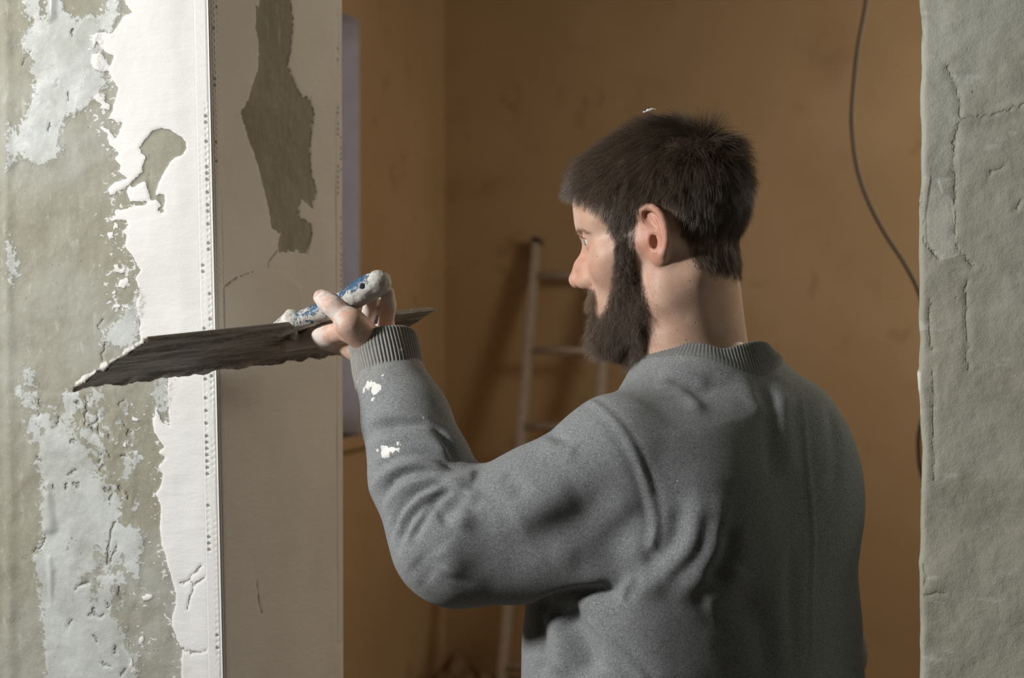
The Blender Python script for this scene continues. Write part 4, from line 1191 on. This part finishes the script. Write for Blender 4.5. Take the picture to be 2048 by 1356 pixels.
# folds: pixel path on the cloth, half width (mm), height (mm; negative is a valley)
FOLDS = [
 ([(712,850),(755,836),(794,830),(849,841),(886,873)], 9, 4.0), ([(745,862),(800,852),(863,852),(895,890),(918,935)], 6, -4.5),
 ([(722,905),(770,880),(830,868),(880,890),(905,925)], 9, 4.0), ([(744,955),(771,925),(831,908),(886,922),(918,946)], 6, -4.0),
 ([(740,985),(765,950),(810,926),(863,928),(905,948)], 8, 3.5), ([(762,1000),(790,960),(830,944),(880,950)], 5, -4.0),
 ([(765,1030),(795,985),(835,962),(890,960)], 7, 3.5), ([(776,1079),(799,1020),(835,985),(885,968)], 5, -4.0),
 ([(785,1092),(808,1035),(845,995),(895,972)], 6, 3.0), ([(797,1092),(819,1042),(854,1005),(895,980)], 5, -3.5),
 ([(806,1095),(830,1050),(862,1005),(905,975)], 6, 3.0), ([(822,1082),(840,1045),(872,1000),(915,968)], 5.5, -5.0),
 ([(895,985),(925,958),(955,955)], 12, 5.0), ([(872,1040),(905,1018),(940,985)], 12, -5.0), ([(905,1060),(935,1015),(955,975)], 12, 4.0), ([(935,1030),(962,990)], 8, -3.0),
 ([(826,1120),(846,1142),(868,1160)], 16, -2.5), ([(800,1095),(815,1130),(850,1178)], 10, 2.0), ([(880,1090),(900,1120),(895,1160)], 15, 2.5),
 ([(985,1108),(1050,1088),(1120,1052),(1184,1010),(1255,935)], 22, -2.0), ([(1010,1050),(1080,1010),(1150,965)], 22, 3.0), ([(1090,1120),(1160,1085),(1230,1030),(1270,980)], 18, 3.5),
 ([(1020,1219),(1080,1210),(1150,1194),(1205,1186),(1250,1180)], 9, -8.0),
 ([(1240,1190),(1300,1168),(1345,1135),(1380,1090),(1393,1030),(1385,970)], 14, 5.0), ([(1275,1130),(1325,1112),(1358,1065),(1364,1000)], 11, -4.5),
 ([(1330,1190),(1385,1165),(1422,1110),(1438,1045),(1428,975)], 15, 4.5), ([(1330,1165),(1375,1130),(1404,1085),(1412,1010)], 10, -3.0),
 ([(1400,1215),(1450,1180),(1480,1120)], 16, 4.0), ([(1420,1170),(1455,1110),(1460,1040)], 12, -5.0),
 ([(1311,752),(1345,748),(1385,756),(1425,776)], 11, 2.4), ([(1335,764),(1375,775),(1410,810)], 13, -1.1), ([(1300,768),(1340,772),(1385,800),(1395,830)], 9, 2.5), ([(1440,820),(1405,740)], 16, -0.8),
 ([(1118,1222),(1145,1255),(1168,1305),(1180,1362)], 17, -11.0), ([(1110,1225),(1120,1290),(1122,1360)], 14, 5.0), ([(1080,1222),(1085,1290),(1085,1360)], 8, -3.0),
 ([(1230,1215),(1300,1290),(1330,1420)], 22, 2.0), ([(1480,1180),(1530,1260),(1535,1360)], 20, -5.0),
 ([(1602,767),(1612,904),(1628,1062),(1623,1221),(1625,1350)], 3.5, 1.6), ([(1560,760),(1568,860),(1580,960)], 14, 3.0), ([(1535,760),(1540,860),(1545,980)], 12, -3.0), ([(1660,800),(1672,900),(1670,1000)], 10, -2.5),
 ([(1480,745),(1500,790),(1535,830)], 12, 2.0), ([(1590,1080),(1585,1200),(1590,1350)], 12, -3.0), ([(1090,850),(1110,868),(1135,880)], 7, -3.0), ([(1080,880),(1120,900),(1160,905)], 9, 2.5),
 ([(1000,950),(1030,965),(1050,1000)], 10, -2.5)]
SEAM = [[(1150,795),(1180,803),(1215,828),(1245,862),(1270,908),(1290,960),(1304,1010),(1310,1055),(1303,1090)], [(1246,1188),(1252,1176),(1262,1160)], [(1175,1245),(1210,1275),(1250,1315),(1290,1360)]]
def cloth_path(pts):
    c = catmull([np.array([x, y, 0.0]) for x, y in pts], 4)
    o = [march(d_shirt, x, y, .9, 2.1) for x, y, _ in c]
    return [p for p in o if p is not None]
def apply_folds():
    D = np.zeros(len(SV))
    for pts, w, h in FOLDS:
        P = cloth_path(pts)
        if len(P) < 2: continue
        P = np.array(P); w *= .001; h *= .001
        m = ((SV > P.min(0) - 3*w) & (SV < P.max(0) + 3*w)).all(1)
        if not m.any(): continue
        idx = np.nonzero(m)[0]; best = np.full(len(idx), 9.0); tb = np.zeros(len(idx)); n = len(P)-1
        for i in range(n):
            d, t = seg_dist2(SV[idx], P[i], P[i+1]); u = (i+t)/n
            c = d < best; best[c] = d[c]; tb[c] = u[c]
        taper = sstep(0, .22, tb)*sstep(1, .78, tb)*.85 + .15
        D[idx] += 1.35*h*np.exp(-(best/w)**2)*taper
    return D
def seam_field():
    S = np.full(len(SV), 1.0)
    for pts in SEAM:
        P = cloth_path(pts)
        if len(P) > 1: S = np.minimum(S, polyline_dist(SV, P))
    return S
D = apply_folds(); S_ = seam_field()
D += .0018*np.exp(-(S_/.0036)**2) - .0009*np.exp(-((S_-.008)/.004)**2)
D += .0022*fbm(SV, 14, 3, 77)
P_SH = SV + SN*D[:, None]
PAINT = [(738,770,9),(752,776,11),(728,780,5),(745,798,5),(735,765,5),(770,903,11),(785,900,5),(797,889,5),(795,899,4),(757,903,3),(777,690,4),(800,702,4),(855,1003,3),(787,1056,2.5),(845,838,2),(715,765,4),(765,752,3),(1355,781,1.6),(1354,963,1.6),(945,1028,2)]
def paint_field(V, f):
    out = np.full(len(V), -1.0)
    for px, py, r in PAINT:
        p = march(f, px, py)
        if p is not None: out = np.maximum(out, r/2100.0*1.35 - np.sqrt(((V-p)**2).sum(1)))
    return out
adir = (WRI - CUFB)/np.linalg.norm(WRI - CUFB)
def dust_field(V): return np.clip(1.0 - np.sqrt(((V - CUFB - adir*.01)**2).sum(1))/.085, 0, 1)*1.1
SHIRT = np_mesh('sweatshirt', P_SH, SF, M_KNIT, PERSON, attrs=dict(paint=paint_field(SV, d_shirt), dust=dust_field(SV)))
SHIRT['label'] = 'heather grey sweatshirt'
def rib_tube(name, rings, nrib, amp, closed=True, fine=6):
    """rings: list of functions theta -> point, with outward direction"""
    n = nrib*fine; V = []; m = len(rings)
    th = np.arange(n)*2*math.pi/n
    for fn, k in rings: V.append(fn(th, amp*k*np.cos(th*nrib)))
    V = np.concatenate(V); Fc = []
    for i in range(m-1):
        j = np.arange(n); j2 = (j+1) % n
        Fc.append(np.stack([i*n+j, i*n+j2, (i+1)*n+j2, (i+1)*n+j], 1))
    return V, np.concatenate(Fc)
def build_cuff(base, axis_, L, r0, r1, parent, nrib=62):
    u = np.cross(axis_, [0, 0, 1.0]); u = u if np.linalg.norm(u) > .1 else np.cross(axis_, [1.0, 0, 0]); u /= np.linalg.norm(u); w = np.cross(axis_, u)
    def ring(r, s, k):
        def fn(th, a):
            rr = r + a + .0007*np.sin(3*th + s*90)
            return base + axis_*s + (np.cos(th)*rr)[:, None]*u + (np.sin(th)*rr)[:, None]*w
        return (fn, k)
    R = [ring(r0*.98, -.012, .4), ring(r0*1.03, -.006, .8)]
    for k in range(9):
        x = k/8; R.append(ring(r0 + (r1-r0)*x + .0014*math.sin(x*math.pi), -.004 + x*L, 1))
    R += [ring(r1-.0012, L-.002, .8), ring(r1-.003, L-.001, .3), ring(r1-.004, L-.004, .3), ring(r1-.005, L-.016, 0)]
    V, Fc = rib_tube('cuff', R, nrib, .00075)
    V2, F2 = V, Fc
    o = np_mesh('cuff', V, Fc, M_RIB, parent, attrs=dict(paint=paint_field(V, d_cuff), dust=dust_field(V)*1.3))
    return o
def d_cuff(P): return d_cap(P, CUFB, WRI, .0394, .0377)
build_cuff(CUFB, adir, .047, .0385, .0385, SHIRT)
build_cuff(WRIR - HRD*.055, HRD, .045, .036, .030, SHIRT)
# collar
NTH = 600
TH = np.arange(NTH)*2*math.pi/NTH                       # 0 at his right, pi/2 in front
def top_of_shirt(rad):
    d = np.cos(TH)[:, None]*RV + np.sin(TH)[:, None]*FV
    z = np.full(NTH, 1.57)
    for _ in range(70):
        q = CC + d*rad + z[:, None]*ZW
        v = d_shirt(q); z = np.where(v > .0006, z - np.maximum(v*.6, .0008), z)
    return np.maximum(z, 1.40)
kern = np.hanning(41); kern /= kern.sum()
def smooth_ring(z): return np.convolve(np.concatenate([z[-40:], z, z[:40]]), kern, 'same')[40:-40]
ZB = smooth_ring(top_of_shirt(.0835))
ZT = 1.516 + .143*.07*np.cos(TH) - .173*.07*np.sin(TH) + .0025*np.sin(TH*3 + .6) - .004*np.exp(-((TH-5.35)/.28)**2)
ZT = smooth_ring(np.maximum(ZT, ZB + .012))
def collar_ring(x, rad, dz, k):
    def fn(th, am):
        out = (np.cos(th)*(rad+am))[:, None]*RV + (np.sin(th)*(rad+am))[:, None]*FV
        return CC + out + (ZB + (ZT-ZB)*x + dz)[:, None]*ZW
    return (fn, k)
R = [collar_ring(0, .0850, -.006, 0), collar_ring(0, .0838, .0005, .3), collar_ring(.1, .0815, .0012, .8), collar_ring(.3, .0783, .001, 1), collar_ring(.5, .0753, .0005, 1), collar_ring(.75, .0722, 0, 1), collar_ring(.93, .0702, 0, 1),
     collar_ring(1, .0690, .0002, .6), collar_ring(1, .0676, -.0004, .3), collar_ring(.93, .0668, 0, .1), collar_ring(.4, .0680, 0, 0)]
V, Fc = rib_tube('collar', R, 120, .00060, fine=5)
CO = np_mesh('collar', V, Fc, M_RIB, SHIRT, attrs=dict(paint=np.full(len(V), -1.), dust=np.zeros(len(V))))
# trousers and shoes (below the frame)
def d_trous(P):
    d = d_ell(P, bw(0, 0, .92), (.172, .172, .13))
    for a, b, c in ((HIPL, KNL, ANL), (HIPR, KNR, ANR)): d = smin(d, d_poly(P, [a, b, c], [.092, .070, .062]), .03)
    return smax(d, .055 - P[:, 2], .01) - .004*fbm(P, 12, 3, 8)
V, Fq = mesh_sdf(d_trous, (-.2, 1.2, .03), (.6, 2.0, 1.08), .010)
t_ = NT('work_trousers'); M_TRO = t_.set(Base_Color=t_.mix(t_.noise(200, 4), (.030, .034, .045), (.060, .064, .075)), Roughness=.9)
np_mesh('trousers', V, Fq, M_TRO, PERSON)
t_ = NT('shoe_leather'); M_SHOE = t_.set(Base_Color=(.05, .035, .025), Roughness=.6)
for A_ in (ANL, ANR):
    g = np.array([A_[0], A_[1], 0.0])
    def d_shoe(P):
        d = d_cap(P, g + ZW*.055 - FV*.02, g + ZW*.042 + FV*.14, .042, .040)
        d = smin(d, d_cap(P, g + ZW*.06, g + ZW*.10, .046, .050), .03)
        d = smin(d, d_cap(P, g + ZW*.02 - FV*.02, g + ZW*.02 + FV*.15, .045, .047), .02)
        return smax(d, -P[:, 2], .004)
    V, Fq = mesh_sdf(d_shoe, g + np.array([-.25, -.25, -.02]), g + np.array([.25, .25, .18]), .007)
    np_mesh('shoe', V, Fq, M_SHOE, PERSON)
# ------------------------------------------------------------------ hair, beard, brows
def hair_material(name, col, rough=.42):
    t = NT(name)
    c = t.mix(t.attr('tone'), col[0], col[1])
    t.set(Base_Color=c, Roughness=rough)
    t.b.inputs['Specular IOR Level'].default_value = .6
    return t.m
def strands(name, roots, tang, length, radius, tone, mat, steps=6):
    """roots (n,3); tang(k, P, u) gives the direction of step u for every strand"""
    n = len(roots); P = np.zeros((n, steps, 3)); P[:, 0] = roots
    for k in range(1, steps):
        d = tang(P[:, k-1], (k-.5)/(steps-1)); d /= np.maximum(np.linalg.norm(d, axis=1, keepdims=True), 1e-9)
        P[:, k] = P[:, k-1] + d*(length/(steps-1))[:, None]
    hc = bpy.data.hair_curves.new(name); hc.add_curves([steps]*n)
    hc.attributes['position'].data.foreach_set('vector', P.astype(np.float32).ravel())
    ra = hc.attributes.get('radius') or hc.attributes.new('radius', 'FLOAT', 'POINT')
    prof = np.linspace(1, .35, steps)
    ra.data.foreach_set('value', (radius[:, None]*prof[None]).astype(np.float32).ravel())
    ta = hc.attributes.new('tone', 'FLOAT', 'CURVE'); ta.data.foreach_set('value', tone.astype(np.float32))
    hc.materials.append(mat)
    o = bpy.data.objects.new(name, hc); COL.objects.link(o); adopt(o, PERSON)
    return o
def sample_roots(weight, n, seed):
    rng = np.random.default_rng(seed)
    a = np.linalg.norm(np.cross(HV[HF[:, 2]] - HV[HF[:, 0]], HV[HF[:, 3]] - HV[HF[:, 1]]), axis=1)
    w = a*weight[HF].mean(1); w /= w.sum()
    f = rng.choice(len(HF), n, p=w); u = rng.random((n, 1)); v = rng.random((n, 1))
    q = HF[f]
    lerp = lambda A: (A[q[:, 0]]*(1-u) + A[q[:, 1]]*u)*(1-v) + (A[q[:, 3]]*(1-u) + A[q[:, 2]]*u)*v
    P = lerp(HV); N = lerp(HN); N /= np.linalg.norm(N, axis=1, keepdims=True)
    return P, N, rng
hair_m, beard_m = masks(HV)
qh = to_head(HV)
ear_zone = ((((np.abs(qh[:, 1])[:, None]*np.array([0, 1, 0]) + qh*np.array([1, 0, 1])) - EO) @ EM)*np.array([1, .55, 1]))
not_ear = ~((np.sqrt((ear_zone**2).sum(1)) < .021) & (ear_zone[:, 0] > -.012) & (np.abs(qh[:, 1]) > .070))
# --- scalp hair
Wt = sstep(-3, 5, hair_m)*not_ear*(1 + 1.6*sstep(.03, .015, qh[:, 2])*(qh[:, 0] > .01))
P, N, rng = sample_roots(Wt, 46000, 21)
crown = np.array([-.052, 0, .112])
q = to_head(P)
fl = q - crown; fl = fl @ HM.T
def tangent(v, N): return v - N*(v*N).sum(1)[:, None]
fl = tangent(fl, N); fl /= np.maximum(np.linalg.norm(fl, axis=1, keepdims=True), 1e-6)
fwd = tangent(np.broadcast_to(hx, P.shape), N)
top = sstep(.06, .11, q[:, 2])
side = sstep(.10, .03, q[:, 2])
crn = np.exp(-(((q - np.array([-.060, 0, .100]))/np.array([.045, .055, .045]))**2).sum(1))
frnt = sstep(.02, .07, q[:, 0])
nape = sstep(-.01, -.05, q[:, 2])*sstep(.0, -.03, q[:, 0])
down = tangent(np.broadcast_to(-hz, P.shape), N)
swirl = np.stack([vnoise(P, 70, s) for s in (1, 2, 3)], 1)
fine = np.stack([vnoise(P, 260, s) for s in (4, 5, 6)], 1)
base = fl*(.65 + .2*top[:, None]) + fwd*(.35*top + .12*side)[:, None] + down*(.45*side)[:, None]
lift = .36 + .75*crn + .20*top - .12*nape
jit = rng.normal(0, .11, P.shape)
burn = sstep(.0, .018, q[:, 0])*sstep(.02, .0, q[:, 2])
L = (.030 + .004*top - .009*side*(1-frnt) - .006*nape + .002*crn - .004*burn + .008*frnt*top)*rng.uniform(.72, 1.12, len(P))
L *= .62 + .38*sstep(0, 24, np.interp(np.arange(len(P)), np.arange(len(P)), poly_sd(project(mirror_left(P)), HAIR_P)))
def tg(Pc, u):
    dirn = base + N*(lift*(1 - .75*u))[:, None] + swirl*(.20+.45*crn[:, None]) + fine*.22 + jit + np.array([0, 0, -.25])*u*(1-crn[:, None])
    return dirn
M_HAIR = hair_material('dark_brown_hair', ((.070, .051, .037), (.220, .155, .107)), .34)
tone = np.clip(rng.beta(1.6, 2.6, len(P)) + .15*fine[:, 0], 0, 1)
strands('hair', P - N*.001, tg, L, rng.uniform(.00009, .00015, len(P)), tone, M_HAIR, 7)['label'] = 'short dark brown hair'
# --- beard
Wb = sstep(-4, 10, beard_m)
Wb = np.maximum(Wb, 1.5*sstep(.074, .084, qh[:, 0])*sstep(-.036, -.041, qh[:, 2])*sstep(-.058, -.052, qh[:, 2])*sstep(.034, .024, np.abs(qh[:, 1])))
Wb = Wb*(~((qh[:, 0] > .088) & (qh[:, 2] > -.066) & (qh[:, 2] < -.052) & (np.abs(qh[:, 1]) < .02)))      # lips stay clear
Wb = Wb*(~((qh[:, 0] < .035) & (qh[:, 2] < -.080)))*(qh[:, 2] > -.118)
P, N, rng = sample_roots(Wb, 24000, 31)
q = to_head(P); dist = np.maximum(poly_sd(project(mirror_left(P)), BEARD_P), 20*((q[:, 0] > .078) & (q[:, 2] > -.056)))
low = sstep(-.030, -.085, q[:, 2]); frontb = sstep(.04, .085, q[:, 0]); mous = sstep(.078, .09, q[:, 0])*sstep(-.060, -.052, q[:, 2]); burn = sstep(-.03, .0, q[:, 2])
dn = np.broadcast_to(-ZW, P.shape)
base = dn*(.85 + .3*low)[:, None] + N*(.75 - .25*mous)[:, None] + np.broadcast_to(hx, P.shape)*(.30*frontb - .10)[:, None]
outy = np.sign(q[:, 1])[:, None]*hl
base = base + outy*(mous*.9)[:, None]*.7 + dn*(mous*.5)[:, None]
L = (.015 + .012*low + .004*frontb - .002*burn - .006*mous)*rng.uniform(.6, 1.15, len(P))*(.45 + .55*sstep(0, 26, dist))
L *= 1 - .42*sstep(.35, .8, -N[:, 2])
sw = np.stack([vnoise(P, 120, s) for s in (11, 12, 13)], 1); fn_ = np.stack([vnoise(P, 420, s) for s in (14, 15, 16)], 1)
ph = rng.uniform(0, 6.28, (len(P), 3)); fq = rng.uniform(4, 11, (len(P), 1)); am = rng.uniform(.25, 1.05, (len(P), 1)); jit = rng.normal(0, .20, P.shape)
def tgb(Pc, u): return base*1.0 + dn*(.5*u) + sw*.35 + fn_*.30 + jit + am*np.sin(fq*u + ph)
M_BEARD = hair_material('dark_beard', ((.068, .050, .037), (.280, .190, .122)), .42)
tone = np.clip(rng.beta(1.3, 3.6, len(P)) + .7*(rng.random(len(P)) < .07) + .55*mous + .35*sstep(.075, .095, q[:, 0])*rng.random(len(P)), 0, 1)
strands('beard', P - N*.0008, tgb, L, rng.uniform(.00008, .00013, len(P)), tone, M_BEARD, 8)['label'] = 'full dark brown beard'
# --- stray fuzz below the beard line and at the nape
Wf = np.maximum(sstep(-34, -2, beard_m)*(qh[:, 2] < -.045)*(qh[:, 0] < .05)*(qh[:, 0] > -.035), .8*sstep(-22, -2, hair_m)*(qh[:, 2] < -.03)*(qh[:, 0] < -.02))
P, N, rng = sample_roots(Wf, 1500, 41)
base = N*.35 - ZW*.8 + rng.normal(0, .35, P.shape)
def tgf(Pc, u): return base + np.sin(u*4 + P*700)*.3
strands('neck_fuzz', P, tgf, rng.uniform(.003, .009, len(P)), np.full(len(P), .00006), rng.random(len(P)), M_BEARD, 5)
# --- brows and lashes
px = project(mirror_left(HV)); Wq = sstep(-1.5, 1.5, poly_sd(px, BROW_P))*(qh[:, 0] > .05)
P, N, rng = sample_roots(Wq, 430, 51); q = to_head(P)
base = N*.35 + np.sign(q[:, 1])[:, None]*hl*.9 - hx*.25 + hz*.15 + rng.normal(0, .2, P.shape)
M_BROW = hair_material('brow_hair', ((.16, .100, .064), (.34, .225, .15)), .4)
strands('eyebrows', P, lambda Pc, u: base - hz*.3*u, rng.uniform(.005, .010, len(P)), np.full(len(P), .00007), rng.random(len(P)), M_BROW, 5)
lp = []; ld = []
for sgn in (1, -1):
    for k in range(60):
        y = -.011 + .024*k/59; z = .0036*(1 - (y/.0135)**2) + .0006
        x = math.sqrt(max(1e-8, (EYR+.0016)**2 - y*y - z*z))
        lp.append(hw(*(EYE + np.array([x, y, z]))*np.array([1, sgn, 1]))); ld.append(HM @ np.array([.8, sgn*y*30, .25 + .2*random.random()]))
lp = np.array(lp); ld = np.array(ld)
strands('eyelashes', lp, lambda Pc, u: ld + hz*.7*u, np.full(len(lp), .007), np.full(len(lp), .00006), np.zeros(len(lp)), M_BROW, 5)
# --- flecks of plaster caught in the hair
t_ = NT('plaster_fleck'); M_FLECK = t_.set(Base_Color=(.85, .84, .8), Roughness=.8)
def fleck():
    mb = MB()
    for px_, py_, s in ((1297,221,.0028), (1303,219,.0022), (1289,224,.0018), (1309,219,.0014)):
        p = at(px_, py_, 1.585); mb.tube([p - hx*s, p + hx*s*.2 + ZW*s*.2, p + hx*s], [s*.3, s*.6, s*.25], 6)
    mb.build('plaster_fleck', M_FLECK, PERSON)
fleck()
